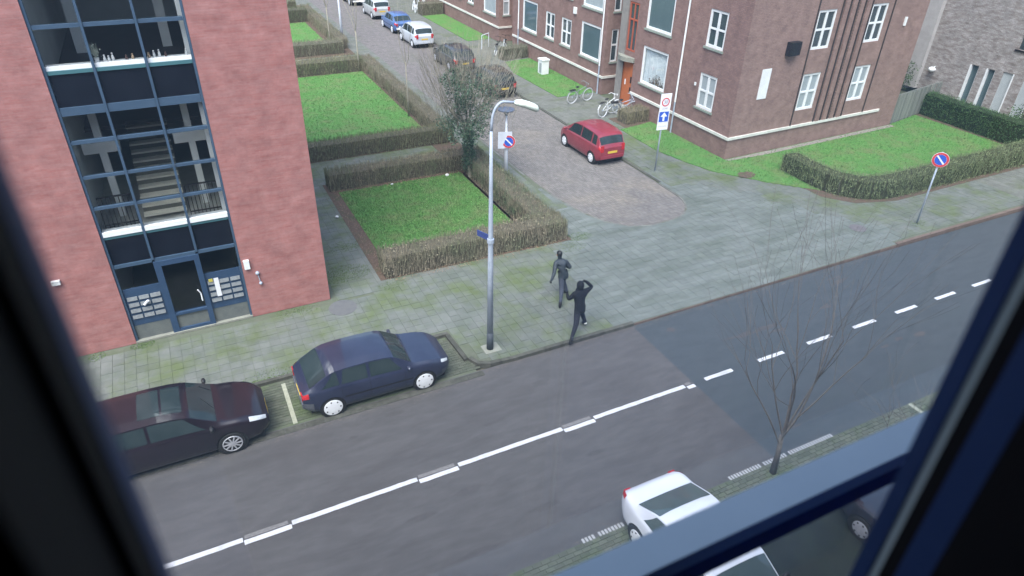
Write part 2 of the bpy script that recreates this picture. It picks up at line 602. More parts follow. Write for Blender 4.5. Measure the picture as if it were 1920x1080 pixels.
# ------------------------------------------------------------------ ground, road
ground = MB().box(-600, 600, -600, 900, -0.9, -0.18).build('ground', EARTH)
ground['kind'] = 'structure'
K = 1.008
NK = 13.9            # north kerb line
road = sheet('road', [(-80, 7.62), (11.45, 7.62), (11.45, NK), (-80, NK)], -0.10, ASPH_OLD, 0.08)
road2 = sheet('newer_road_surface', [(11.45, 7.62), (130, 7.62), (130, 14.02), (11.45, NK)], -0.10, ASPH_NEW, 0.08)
# parking bay sheets (north bay + south bay)
bay_n = sheet('parking_bay', [(-80, NK), (6.05, NK), (6.0, 15.86), (-80, 15.86)], -0.102, JOINT, 0.07)
pavers('bay_paver', BAYPAVE, -6.6, 6.0, 14.0, 15.84, 0.21, 0.105, -0.11, -0.085, 0.012, bond=0.5, parent=bay_n)
bay_s = sheet('south_parking_bay', [(-80, 5.3), (130, 5.3), (130, 7.62), (-80, 7.62)], -0.098, JOINT, 0.07)
pavers('bay_paver', BAYPAVE, 2.0, 16.8, 5.4, 7.55, 0.21, 0.105, -0.11, -0.082, 0.012, bond=0.5, parent=bay_s)
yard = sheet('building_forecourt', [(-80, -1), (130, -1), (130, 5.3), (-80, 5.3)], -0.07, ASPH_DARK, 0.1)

sheet('dark_ground_patch', [(8.75, 2.0), (20, 2.0), (20, 5.9), (8.75, 6.3)], -0.076, ASPH_DARK, 0.02)  # separate near-black sheet over the south edge of the bay

# north pavement polygon
arc = []
for i in range(13):
    t = -PI / 2 * i / 12
    arc.append((17.0 + 1.95 * math.cos(t), 21.3 + 2.05 * math.sin(t)))
arc += [(16.1, 19.2), (15.2, 19.5), (14.5, 20.25), (14.05, 21.4), (13.75, 23.2)]
pav_poly = [(-80, 15.86), (5.95, 15.82), (6.02, 14.45), (6.2, 14.1), (6.6, 13.93), (7.2, NK), (11.6, NK), (24, 14.0), (130, 14.0), (130, 130),
            (18.95, 130)] + arc + [(13.75, 130), (-80, 130)]
pavement = sheet('pavement', pav_poly, -0.012, JOINT, 0.12)
notch = [(18.95, 131)] + arc + [(13.75, 131)]
LAWNS = {
    'front': [(5.45, 20.55), (11.05, 20.5), (11.05, 27.2), (5.4, 27.2)],
    'middle': [(3.3, 31.9), (11.5, 31.9), (11.6, 45.5), (3.3, 45.5)],
    'far': [(3.3, 53.4), (11.3, 53.4), (11.3, 62.2), (3.3, 62.2)],
    'corner': [(21.3, 29.2), (21.25, 26.0), (21.6, 24.2), (22.1, 22.6), (23.6, 20.6), (25.0, 19.1), (26.3, 18.0), (28.5, 17.6), (39.0, 17.7), (39.0, 24.5), (36.0, 23.9), (23.6, 23.5), (23.6, 29.6), (22.2, 29.3)],
    'strip': [(21.0, 35.6), (23.7, 35.6), (23.7, 44.5), (21.6, 44.2), (20.9, 41.5)],
    'strip_far': [(21.6, 51.0), (23.7, 51.2), (23.7, 61.5), (21.6, 61.5)],
}
path_rects = [(3.1, 5.35, 19.3, 31.0)]


def pave_test(p):
    x, y = p
    if not inside(p, pav_poly):
        return False
    for d in ((.16, .16), (-.16, .16), (.16, -.13), (-.16, -.13)):
        if not inside((x + d[0], y + d[1]), pav_poly):
            return False
    for q in LAWNS.values():
        if inside(p, q):
            return False
    if y > 19.15 and x < 3.15:
        return False
    if 4.95 < x < 12.6 and y > 19.5 and not (y > 28.2 and y < 31):
        return False
    if x > 23.6 and y > 23.5:
        return False
    return True


# single slabs near the red building: parts of the pavement, shared mesh
sl = MB().box(-0.1455, 0.1455, -0.1455, 0.1455, -0.02, 0.0)
slab0 = sl.build('paving_slab', SLAB1, pavement)
SX0, SX1, SY0, SY1 = -3.6, 4.5, 15.9, 19.2
cnt = 0
nx, ny = int((SX1 - SX0) / 0.3), int((SY1 - SY0) / 0.3)
for j in range(ny):
    for i in range(nx):
        o = slab0 if cnt == 0 else slab0.copy()
        if cnt:
            C.objects.link(o)
        o.location = (SX0 + 0.3 * i + 0.15, SY0 + 0.3 * j + 0.15, random.uniform(-.002, .003))
        o.rotation_euler = (random.uniform(-.008, .008), random.uniform(-.008, .008), 0)
        cnt += 1
X1S = SX0 + 0.3 * nx
Y1S = SY0 + 0.3 * ny
def pale(p):
    return 10.4 + .9 * mnoise.noise(Vector((p[0] * .9, p[1] * .9, 0))) + .25 * (p[1] - 14) < p[0] < 25.5 - .6 * (p[1] - 14) + 1.6 * mnoise.noise(Vector((p[0] * .7, p[1] * .7, 3))) and p[1] < 22


pavers('paving_slabs', SLAB, -7.8, 33.0, 13.93, 31.2, 0.3, 0.3, -0.012, 0.0, 0.008, parent=pavement,
       test=lambda p: pave_test(p) and not pale(p) and not (SX0 < p[0] < X1S and SY0 < p[1] < Y1S))
pavers('pale_paving_slabs', SLABP, -7.8, 33.0, 13.93, 31.2, 0.3, 0.3, -0.012, 0.0, 0.008, parent=pavement,
       test=lambda p: pave_test(p) and pale(p) and not (SX0 < p[0] < X1S and SY0 < p[1] < Y1S))
far_p = [(18.95, 31.2), (23.7, 31.2), (23.7, 100), (18.95, 100)]
sheet('far_pavement', far_p, 0.0, PAVE_FAR, 0.02)
sheet('far_left_pavement', [(12.3, 31.3), (13.75, 31.3), (13.75, 100), (12.3, 100)], 0.0, PAVE_FAR, 0.02)
sheet('east_pavement', [(33.0, 14.05), (130, 14.05), (130, 17.0), (33.0, 17.0)], 0.0, PAVE_FAR, 0.02)
sheet('garden_path', [(3.1, 46.8), (12.3, 46.8), (12.3, 50.2), (3.1, 50.2)], 0.0, PAVE_FAR, 0.02)

edge_ring = [(18.99, 24.0), (19.6, 24.0)] + [(16.35 + (x - 16.35) * 1.22, 21.5 + (y - 21.5) * 1.22) for x, y in arc] + [(13.1, 24.2), (13.7, 24.2)] + [(x, y) for x, y in arc[::-1]]
sheet('pavement_edge', edge_ring, -0.006, SLABP, 0)
sheet('pavement_edge', [(11.5, 13.92), (24, 14.02), (24, 14.35), (11.5, 14.3)], -0.006, SLABP, 0)
# side street
street = sheet('side_street', [(p[0], p[1]) for p in [(13.75, 130)] + arc[::-1] + [(18.95, 130)]][::-1] if False else ([(18.95, 130), (13.75, 130)] + arc[::-1]), -0.045, KLINKER_FAR, 0.05)
st_in = [(18.87, 131)] + [(16.35 + (x - 16.35) * 0.965, 21.5 + (y - 21.5) * 0.955 if y < 21.5 else y) for x, y in arc] + [(13.85, 131)]
pavers('street_bricks', KLINKER, 13.7, 18.95, 19.2, 40.0, 0.105, 0.21, -0.06, -0.034, 0.009, bond=0.0,
       test=lambda p: inside(p, st_in), parent=street, vary=0.003)


# kerbs: stones as parts
def kerb_line(parent, pts, m, L=1.0, w=0.13, top=0.012, bot=-0.16, nm='kerb_stone'):
    P = [Vector(p) for p in pts]
    for a, b in zip(P[:-1], P[1:]):
        d = b - a
        n = max(1, round(d.length / L))
        nn = Vector((-d.y, d.x)).normalized() * w
        for i in range(n):
            p = a + d * (i / n)
            q = a + d * ((i + 1) / n)
            e = d.normalized() * 0.006
            p, q = p + e, q - e
            t = top + random.uniform(-.004, .004)
            MB().hexa([(p.x, p.y, bot), (q.x, q.y, bot), (q.x + nn.x, q.y + nn.y, bot), (p.x + nn.x, p.y + nn.y, bot),
                       (p.x, p.y, t), (q.x, q.y, t), (q.x + nn.x, q.y + nn.y, t), (p.x + nn.x, p.y + nn.y, t)]).build(nm, m, parent)


kerbN = bpy.data.objects.new('kerb', None)
C.objects.link(kerbN)
kerbN['kind'] = 'structure'
kerb_line(kerbN, [(-8, 15.80), (5.93, 15.80)], KERB_DARK, w=0.12)
kerb_line(kerbN, [(5.93, 15.80), (6.0, 14.45)], KERB_DARK, w=-0.12)
kerb_line(kerbN, [(6.0, 14.45), (6.15, 14.1), (6.5, 13.93), (7.2, NK - .03)], KERB_DARK, L=0.4)
kerb_line(kerbN, [(7.2, NK - .03), (11.5, NK - .03)], KERB_DARK)
kerb_line(kerbN, [(11.5, NK - .02), (24, 13.98)], KERB_RED, top=-0.02)
kerb_line(kerbN, [(24, 13.97), (46, 13.97)], KERB_RED, top=0.02)
kerb_line(kerbN, [(18.97, 70), (18.97, 22.6)], KERB_DARK, w=0.12)
kerb_line(kerbN, [(18.99, 22.6)] + [(x * 1.0 + .02, y) for x, y in arc] + [(13.72, 24.5)], KERB, L=0.4, top=-0.018, w=-0.1)
kerb_line(kerbN, [(13.63, 24.5), (13.63, 70)], KERB, w=-0.1, top=-0.01)
# gutter strip in front of the bay
gut = bpy.data.objects.new('gutter', None)
C.objects.link(gut)
gut['kind'] = 'structure'
kerb_line(gut, [(-8, 13.66), (6.2, 13.66)], KERB_DARK, L=0.5, w=0.20, top=-0.088, bot=-0.13, nm='gutter_stone')

# road markings
mk = MB()


def dash(x0, x1, y, w, z=-0.0955):
    mk.box(x0, x1, y - w / 2, y + w / 2, -0.1, z)


CY = 10.84
marks = bpy.data.objects.new('road_marking', None)
C.objects.link(marks)
marks['kind'] = 'structure'


def mark(x0, x1, yc, w, m=PAINT, nm='painted_line', z=-0.0955):
    a = MB()
    n = max(1, int((x1 - x0) / 0.15))
    lo, hi = [], []
    for i in range(n + 1):
        x = x0 + (x1 - x0) * i / n
        lo.append((x, yc - w / 2 + random.uniform(-.006, .006), z))
        hi.append((x, yc + w / 2 + random.uniform(-.006, .006), z))
    for i in range(n):
        a.quad(lo[i], lo[i + 1], hi[i + 1], hi[i])
    return a.build(nm, m, marks)


for a, b in ((-12, -0.82), (0.22, 3.14), (4.2, 7.12), (8.10, 11.12)):
    mark(a, b, CY, 0.125)
for a, b in ((-0.80, 0.20), (3.17, 4.17), (7.14, 8.07), (11.16, 11.42)):
    mark(a, b, CY - 0.09, 0.125)
    mark(a + .02, b - 0.06, CY + 0.055, 0.10, PAINT_OLD, 'worn_line')
for k in range(18):
    x = 11.85 + 2.02 * k
    mark(x, x + 1.02, CY - 0.005, 0.13)
# white bay edge dashes on the south side, made of short bars
sbars = MB()
for (a, b) in ((5.72, 6.85), (9.95, 13.4)):
    x = a
    while x < b:
        if random.random() < 0.93:
            sbars.box(x, x + 0.055, 7.58, 7.72, -0.1, -0.0945)
        x += 0.085
sbars.build('bay_edge_marking', mat('bay_bar_paint', (0.42, 0.42, 0.43), (0.34, 0.34, 0.34), scale=9, rough=.7), marks)
MB().box(16.28, 16.40, 6.8, 7.6, -0.09, -0.076).build('bay_line', PAINT_Y, marks)
MB().box(0.86, 0.97, 13.93, 15.66, -0.09, -0.080).build('bay_line', PAINT_Y, marks)

# faint stains in the asphalt
random.seed(77)
st_ = MB()
for k in range(34):
    cx, cy = random.uniform(-3.5, 20), random.choice([8.6, 9.9, 12.0, 13.2]) + random.gauss(0, .25)
    rx, ry = random.uniform(.1, .5), random.uniform(.04, .12)
    n = 12
    b0 = len(st_.v)
    for i in range(n):
        q_ = random.uniform(.6, 1.2)
        st_.v.append((cx + rx * q_ * math.cos(2 * PI * i / n), cy + ry * q_ * math.sin(2 * PI * i / n), -.0970 - .00001 * k))
    st_.f.append(tuple(range(b0, b0 + n)))
    st_.mi.append(0)
st_.build('asphalt_stains', mat('asphalt_stain', (0.066, 0.062, 0.063), (0.08, 0.074, 0.074), rough=.55), marks)
gr = MB()
for i in range(5000):
    x = random.uniform(-4, 24)
    y = 13.64 - abs(random.gauss(0, .10)) if random.random() < .6 else 7.66 + abs(random.gauss(0, .12))
    if x > 6.3 and y > 10:
        y = 13.84 - abs(random.gauss(0, .08))
    s_ = random.uniform(.006, .018)
    a = random.uniform(0, PI)
    gr.tri((x, y, -.098), (x + s_ * math.cos(a), y + s_ * math.sin(a), -.09), (x - s_ * math.sin(a), y + s_ * math.cos(a), -.097))
gr.build('kerb_grit', mat('grit', (0.16, 0.14, 0.12), (0.24, 0.20, 0.17), scale=9, island=.4, rough=.95), kind='stuff')

# lawns with blades
for nm, poly in LAWNS.items():
    o = sheet('lawn', poly, 0.028, LAWN, 0.05)
grass = MB()


def scatter_poly(poly, n):
    xs = [p[0] for p in poly]
    ys = [p[1] for p in poly]
    out = []
    while len(out) < n:
        p = (random.uniform(min(xs), max(xs)), random.uniform(min(ys), max(ys)))
        if inside(p, poly):
            out.append(p)
    return out


for nm, n in (('front', 26000), ('middle', 15000), ('corner', 16000), ('strip', 2500), ('far', 3000)):
    for (x, y) in scatter_poly(LAWNS[nm], n):
        a = random.uniform(0, PI)
        s = random.uniform(.012, .03)
        h = random.uniform(.02, .075)
        dx, dy = math.cos(a) * s, math.sin(a) * s
        lx, ly = random.uniform(-.03, .03), random.uniform(-.03, .03)
        grass.tri((x - dx, y - dy, .024), (x + dx, y + dy, .024), (x + lx, y + ly, .028 + h))
grass.build('grass', BLADE, kind='stuff')
# soil beds
for p in ([(4.95, 19.62), (12.5, 19.5), (12.5, 20.65), (11.2, 20.65), (11.2, 27.25), (11.2, 28.3), (4.95, 28.3)],
          [(11.1, 20.6), (12.5, 20.6), (12.5, 31.9), (11.1, 31.9)],
          [(3.2, 31.0), (12.4, 31.0), (12.4, 47.0), (3.2, 47.0)],
          [(3.2, 50.1), (12.4, 50.1), (12.4, 70), (3.2, 70)],
          [(21.7, 29.3), (24.9, 29.3), (24.9, 31.0), (21.7, 31.0)],
          [(38.2, 17.5), (41.0, 17.5), (41.0, 26), (38.2, 24.8)],
          [(24.7, 21.8), (24.7, 18.4), (25.6, 17.3), (27.5, 16.75), (40, 16.85), (40, 18.1), (26.4, 18.3), (26.2, 21.6)]):
    sheet('soil_bed', p, 0.012, SOIL, 0.03)


# patches of weeds and bare spots
def blob(name, cx, cy, rx, ry, m, z, n=22):
    pts = [(cx + rx * math.cos(2 * PI * i / n) * random.uniform(.75, 1.15), cy + ry * math.sin(2 * PI * i / n) * random.uniform(.75, 1.15)) for i in range(n)]
    return sheet(name, pts, z, m, 0)


blob('bare_patch', 27.6, 19.25, 0.55, 0.28, SOIL, 0.036)
blob('bare_patch', 23.3, 21.6, 0.5, 0.35, SOIL, 0.036)
weeds = MB()
for cx, cy, r, n in ((3.9, 20.6, 1.0, 900), (4.3, 22.5, .7, 400), (-2.5, 19.05, .35, 300), (-3.9, 19.0, .45, 350), (12.9, 19.6, .55, 500), (12.2, 19.0, .6, 300), (2.0, 19.0, .7, 300), (26.3, 14.9, .5, 300),
                     (5.3, 19.2, .6, 300), (22.5, 18.6, 1.3, 500), (3.1, 15.95, 1.6, 500), (0.6, 15.9, .8, 300)):
    for i in range(n):
        a = random.uniform(0, 2 * PI)
        q = r * random.random() ** .6
        x, y = cx + q * math.cos(a), cy + q * math.sin(a) * .6
        if y < 15.95 and x < 6:
            y = 15.93 + random.random() * .05
        s = .012
        weeds.tri((x - s, y, 0), (x + s, y, 0), (x + random.uniform(-.02, .02), y + random.uniform(-.02, .02), random.uniform(.01, .03)))
weeds.build('pavement_moss', mat('moss_green', (0.085, 0.13, 0.035), (0.10, 0.15, 0.05), island=0.3, rough=.95), kind='stuff')
litter = MB()
for i in range(2500):
    r = random.random()
    if r < .4:
        x, y = random.uniform(5.2, 11.3), random.gauss(27.2, .2)
    elif r < .6:
        x, y = random.uniform(5.4, 12), random.gauss(19.45, .12)
    elif r < .8:
        x, y = random.uniform(5.4, 11.4), random.gauss(20.75, .15)
    else:
        x, y = random.gauss(5.2, .15), random.uniform(20, 27)
    a = random.uniform(0, PI)
    s = random.uniform(.015, .035)
    litter.tri((x, y, .034), (x + s * math.cos(a), y + s * math.sin(a), .045), (x - s * math.sin(a), y + s * math.cos(a), .036))
litter.build('fallen_leaves', mat('dead_leaf', (0.22, 0.13, 0.08), (0.28, 0.19, 0.13), island=.4, rough=.9), kind='stuff')
for lx, ly, lr, ll in ((10.35, 27.05, .09, 'crumpled white litter under the hedge in the far corner of the near lawn'), (7.75, 27.1, .055, 'small white scrap under the hedge at the far edge of the near lawn'), (4.75, 24.9, .08, 'pale litter on the path between the red building and the near lawn')):
    lt = MB()
    lt.sphere((lx, ly, .03 + lr * .5), lr, lr * .7, lr * .6, 7, 5)
    lt.v = [(p[0] + random.uniform(-.02, .02), p[1] + random.uniform(-.02, .02), p[2]) for p in lt.v]
    tag(lt.build('litter', WHITE), ll, 'litter')
# manhole cover + light stains
mh = MB()
mh.tube([(23.7, 15.6, -.02), (23.7, 15.6, .006)], .33, 20)
tag(mh.build('manhole_cover', mat('rusty_iron', (0.10, 0.095, 0.10), (0.14, 0.125, 0.13), scale=6, rough=.6)), 'round iron manhole cover in the pavement left of the leaning no parking sign', 'manhole cover')
mh = MB()
mh.tube([(3.35, 18.55, -.02), (3.35, 18.55, .007)], .45, 20)
tag(mh.build('manhole_cover', mat('purple_grey_iron', (0.10, 0.10, 0.105), (0.12, 0.12, 0.118), scale=5, rough=.7)), 'dull purplish round cover in the pavement at the corner of the red brick building', 'manhole cover')


# ------------------------------------------------------------------ hedges
def hedge(label, pts, width, h, leaf, core, dens=260, twig=0.76, lo=0.0, group=None, n_scale=1.0):
    """hedge following a centre polyline"""
    P = [Vector(p) for p in pts]
    t = thing('hedge', label, 'hedge', (P[0].x, P[0].y, 0), group=group, wc=True)
    # core
    c = MB()
    L, Rr = [], []
    for i, p in enumerate(P):
        d = (P[min(i + 1, len(P) - 1)] - P[max(i - 1, 0)]).normalized()
        n = Vector((-d.y, d.x)) * (width / 2 - .10)
        L.append(p + n)
        Rr.append(p - n)
    for i in range(len(P) - 1):
        a, b, e, f = Rr[i], Rr[i + 1], L[i + 1], L[i]
        c.hexa([(a.x, a.y, .02), (b.x, b.y, .02), (e.x, e.y, .02), (f.x, f.y, .02),
                (a.x, a.y, h - .12), (b.x, b.y, h - .12), (e.x, e.y, h - .12), (f.x, f.y, h - .12)])
    c.build('hedge_core', core, t)
    mb = MB()
    w2 = width / 2

    def put(p, nrm, d):
        if random.random() < twig:
            # upright twig: thin triangle
            hh = random.uniform(.14, .42)
            s = random.uniform(.006, .013)
            a = random.uniform(0, PI)
            dx, dy = math.cos(a) * s, math.sin(a) * s
            q = p + Vector((random.uniform(-.05, .05), random.uniform(-.05, .05), hh))
            if q.z > h + .14:
                q.z = h + random.uniform(-.05, .14)
                p.z = q.z - hh
            mb.tri((p.x - dx, p.y - dy, p.z), (p.x + dx, p.y + dy, p.z), tuple(q))
        else:
            s = random.uniform(.016, .036)
            u = Vector((random.uniform(-1, 1), random.uniform(-1, 1), random.uniform(-.6, .6))).normalized() * s
            v = nrm.cross(u)
            if v.length < 1e-4:
                v = Vector((0, 0, s))
            v = v.normalized() * s * .7 + nrm * random.uniform(-.5, .5) * s
            mb.quad(tuple(p - u), tuple(p - v), tuple(p + u), tuple(p + v))
    for i in range(len(P) - 1):
        a, b = P[i], P[i + 1]
        d = b - a
        ln = d.length
        d.normalize()
        n = Vector((-d.y, d.x))
        area = ln * (h * 2 + width)
        for k in range(int(area * dens * n_scale)):
            u = random.uniform(0, ln)
            r = random.uniform(0, 2 * h + width)
            wob = mnoise.noise(Vector(((a.x + d.x * u) * 1.3, (a.y + d.y * u) * 1.3, r))) * .07
            j = random.uniform(-.11, .05) + wob * 1.5 - (.10 * max(0, 1 - abs(2 * h - r) / .15, 1 - abs(2 * h + width - r) / .15, 1 - abs(h - r) / .15 if r < h else 0))
            if r < h:
                pos = a + d * u + n * (w2 + j)
                p = Vector((pos.x, pos.y, max(.03, r - .05)))
                nr = Vector((n.x, n.y, 0))
            elif r < 2 * h:
                pos = a + d * u - n * (w2 + j)
                p = Vector((pos.x, pos.y, max(.03, r - h - .05)))
                nr = Vector((-n.x, -n.y, 0))
            else:
                o_ = r - 2 * h - w2
                pos = a + d * u + n * o_
                p = Vector((pos.x, pos.y, h + j - .02))
                nr = Vector((0, 0, 1))
            put(p, nr, d)
    for e, sgn in ((0, -1), (len(P) - 1, 1)):
        d = ((P[1] - P[0]) if e == 0 else (P[-1] - P[-2])).normalized()
        n = Vector((-d.y, d.x))
        for k in range(int(width * h * dens * n_scale)):
            pos = P[e] + d * sgn * (random.uniform(-.06, .04)) + n * random.uniform(-w2, w2)
            put(Vector((pos.x, pos.y, random.uniform(.03, h))), Vector((d.x * sgn, d.y * sgn, 0)), d)
    mb.build('hedge_twigs', leaf, t, kind='stuff')
    return t


hedge('brown leafless hedge along the pavement in front of the near lawn, behind the street lamp', [(5.15, 20.05), (12.3, 20.0)], 0.92, 0.88, TWIG, HCORE, 520)
hedge('dark green brown hedge between the near lawn and the side street', [(11.75, 20.5), (11.8, 27.3)], 1.05, 0.85, mat('hedge_mixed', (0.232, 0.194, 0.139), (0.109, 0.155, 0.085), scale=2, island=.35, rough=.9), HCORE, 430)
hedge('brown and green hedge at the far edge of the near lawn', [(5.1, 27.8), (12.3, 27.8)], 0.85, 0.85, mat('hedge_mixed2', (0.264, 0.217, 0.155), (0.139, 0.163, 0.085), scale=.8, island=.35, rough=.9), HCORE, 430)
hedge('olive hedge at the near edge of the large middle lawn, behind the garden path', [(3.3, 31.4), (12.3, 31.4)], 0.85, 0.85, mat('hedge_olive', (0.202, 0.194, 0.116), (0.139, 0.155, 0.085), scale=.9, island=.35, rough=.9), HCORE, 400)
hedge('long brown hedge between the large middle lawn and the side street', [(12.0, 31.8), (12.1, 46.8)], 0.8, 0.8, TWIG, HCORE, 300)
hedge('green brown hedge at the far edge of the large middle lawn', [(3.3, 46.2), (11.7, 46.2)], 1.2, 0.9, mat('hedge_mixed3', (0.248, 0.217, 0.139), (0.139, 0.178, 0.085), scale=.7, island=.35, rough=.9), HCORE, 260)
hedge('brown hedge beyond the second garden path, near the far lawn', [(3.3, 51.3), (11.7, 51.3)], 1.3, 0.9, mat('hedge_mixed4', (0.264, 0.232, 0.171), (0.155, 0.186, 0.109), scale=.7, island=.35, rough=.9), HCORE, 220)
hedge('brown hedge between the far lawn and the side street, beside the far lamp post', [(12.0, 52.0), (12.1, 66)], 0.8, 0.8, TWIG, HCORE, 200)
hedge('farthest dark green hedge, above the small far lawn', [(3.3, 63.0), (11.6, 63.0)], 1.3, 1.1, mat('hedge_far', (0.124, 0.139, 0.078), (0.171, 0.186, 0.109), scale=.7, island=.35, rough=.9), HCORE, 200)
hedge('farthest row of green hedge across the next garden path', [(3.3, 67.5), (11.6, 67.5)], 1.3, 1.0, mat('hedge_far2', (0.155, 0.171, 0.093), (0.217, 0.217, 0.139), scale=.7, island=.35, rough=.9), HCORE, 200)
cv = [(25.65, 21.4), (25.55, 19.6)]
for i in range(7):
    t = PI + PI / 2 * i / 6
    cv.append((27.6 + 2.05 * math.cos(t), 19.4 + 2.0 * math.sin(t)))
cv += [(29.5, 17.40), (40.5, 17.5)]
hedge('clipped green hedge curving round the corner lawn beside the right pavement', cv, 0.95, 0.92, PRIV, mat('privet_core', (0.04, 0.045, 0.022), rough=1), 360, twig=.45)
hedge('dense dark green clipped hedge in front of the grey brick house', [(39.9, 24.9), (39.6, 18.2)], 1.0, 1.3, HGREEN, HGCORE, 420, twig=.1)
hedge('short brown hedge beside the orange front door and the bicycle', [(22.0, 30.1), (24.6, 30.3)], 0.9, 0.75, mat('hedge_mixed5', (0.248, 0.209, 0.139), (0.202, 0.186, 0.116), scale=.7, island=.35, rough=.9), HCORE, 420)
hedge('small grey brown hedge at the wall beyond the white meter box', [(21.6, 44.9), (23.6, 45.2)], 0.9, 0.9, mat('hedge_mixed6', (0.202, 0.202, 0.155), (0.155, 0.171, 0.109), scale=.7, island=.35, rough=.9), HCORE, 250)
hedge('far brown hedge at the brick building under the parked white bicycles', [(21.6, 61.9), (23.6, 62.0)], 1.2, 1.1, mat('hedge_mixed7', (0.248, 0.217, 0.171), (0.186, 0.186, 0.124), scale=.7, island=.35, rough=.9), HCORE, 200)


# ------------------------------------------------------------------ trees
def grow(mb, p, d, L, r, lvl, maxl, spread, tips, up=0.15, nseg=4, kids=3, kr=0.62, sides=5, wig=0.12):
    pts, rs = [p.copy()], [r]
    q = p.copy()
    dd = d.copy()
    for i in range(nseg):
        dd = (dd + Vector((random.gauss(0, wig), random.gauss(0, wig), random.gauss(0, wig * .5) + up * .3))).normalized()
        q = q + dd * (L / nseg)
        pts.append(q.copy())
        rs.append(max(.0026, r * (1 - .55 * (i + 1) / nseg)))
    mb.tube(pts, rs, sides if lvl < 2 else 3, cap=False)
    if lvl >= maxl:
        tips.append(pts)
        return
    for k in range(kids + (1 if lvl == 0 else 0)):
        t = random.uniform(.35, 1.0) if k else 1.0
        i = min(nseg - 1, int(t * nseg))
        f = t * nseg - i
        b = pts[i].lerp(pts[min(i + 1, nseg)], min(1, max(0, f)))
        ax = dd.orthogonal().normalized()
        ax.rotate(Matrix.Rotation(random.uniform(0, 2 * PI), 3, dd))
        nd = dd.copy()
        nd.rotate(Matrix.Rotation(random.uniform(.4, 1.0) * spread, 3, ax))
        grow(mb, b, nd, L * random.uniform(.6, .85), rs[i] * kr, lvl + 1, maxl, spread, tips, up, max(3, nseg - 1), kids, kr, sides, wig)


def tree(name, label, base, H, r, m, maxl=3, spread=.6, kids=3, lean=(0, 0), split=0.35, up=.2, group=None, nb=4):
    t = thing(name, label, 'tree', base, group=group)
    tr = MB()
    d = Vector((lean[0], lean[1], 1)).normalized()
    L = H * split
    top = d * L
    pts = [Vector((0, 0, -.05)), Vector((0, 0, L * .3)) + d * 0 + Vector((lean[0] * L * .3, lean[1] * L * .3, 0)), top]
    tr.tube(pts, [r * 1.25, r, r * .8], 8)
    tr.build('trunk', m, t, smooth=True)
    tips = []
    cr = MB()
    for k in range(nb):
        a = 2 * PI * k / nb + random.uniform(-.4, .4)
        nd = (Vector((math.cos(a) * spread, math.sin(a) * spread, 1.1)) + d * .5).normalized()
        grow(cr, top - d * random.uniform(0, L * .12), nd, H * .33, r * .55, 1, maxl, spread, tips, up, 4, kids)
    cr.build('crown', m, t)
    return t, tips


# ivy-clad tree at the hedge corner
random.seed(21)
ivt = thing('ivy_tree', 'ivy covered tree with bare pale top branches left of the tall street lamp', 'tree', (11.3, 26.6, 0))
b = MB()
b.tube([(0, 0, 0), (-.05, .02, 1.2), (-.12, 0, 2.4)], [.11, .09, .08], 7)
tips = []
for k, (dx, dy, ln) in enumerate(((-.55, .1, 1.8), (.45, .2, 1.9), (-.1, .5, 1.8), (.8, -.2, 1.8), (.15, -.4, 1.7), (-.8, -.25, 1.7), (.0, 0, 1.9))):
    grow(b, Vector((-.1, 0, 1.6 + .13 * k)), Vector((dx, dy, 1.0)).normalized(), ln, .045, 0, 3, .55, tips, .35, 4, 3, .62, 4)
b.build('trunk', BARK, ivt)
iv = MB()


def leafq(mb, p, s):
    u = Vector((random.uniform(-1, 1), random.uniform(-1, 1), random.uniform(-.8, .8))).normalized() * s
    v = u.cross(Vector((random.uniform(-1, 1), random.uniform(-1, 1), random.uniform(-1, 1)))).normalized() * s * .8
    mb.quad(tuple(p - u), tuple(p - v), tuple(p + u), tuple(p + v))


# ivy clumps around trunk and lower limbs
clumps = []
for k in range(30):
    clumps.append((Vector((random.gauss(-.05, .07), random.gauss(0, .07), .5 + 1.7 * k / 30)), .20 + .10 * random.random()))
for k in range(60):
    a = random.uniform(0, 2 * PI)
    rr = 1.5 * math.sqrt(random.random())
    z = 3.15 + random.uniform(-1.0, 1.5)
    rr *= (1.0 - .22 * abs(z - 3.1))
    clumps.append((Vector((-.05 + rr * math.cos(a), rr * math.sin(a), z)), random.uniform(.22, .42)))
for c, rad in clumps:
    n = int(rad * rad * 1300)
    for i in range(n):
        v = Vector((random.gauss(0, 1), random.gauss(0, 1), random.gauss(0, 1))).normalized() * rad * random.uniform(.55, 1.08)
        leafq(iv, c + v, random.uniform(.022, .045))
iv.build('ivy', IVY, ivt, kind='stuff')
# fine twigs
tw = MB()
for i in range(1100):
    a = random.uniform(0, 2 * PI)
    rr = 2.0 * math.sqrt(random.random())
    z = random.uniform(2.6, 5.3)
    p = Vector((rr * math.cos(a), rr * math.sin(a), z))
    d = Vector((math.cos(a) * .35, math.sin(a) * .35, 1)).normalized() * random.uniform(.3, .9)
    tw.tube([p, p + d * .5 + Vector((random.gauss(0, .04), random.gauss(0, .04), 0)), p + d], [.006, .005, .003], 3, cap=False)
tw.build('twigs', BARK, ivt, kind='stuff')

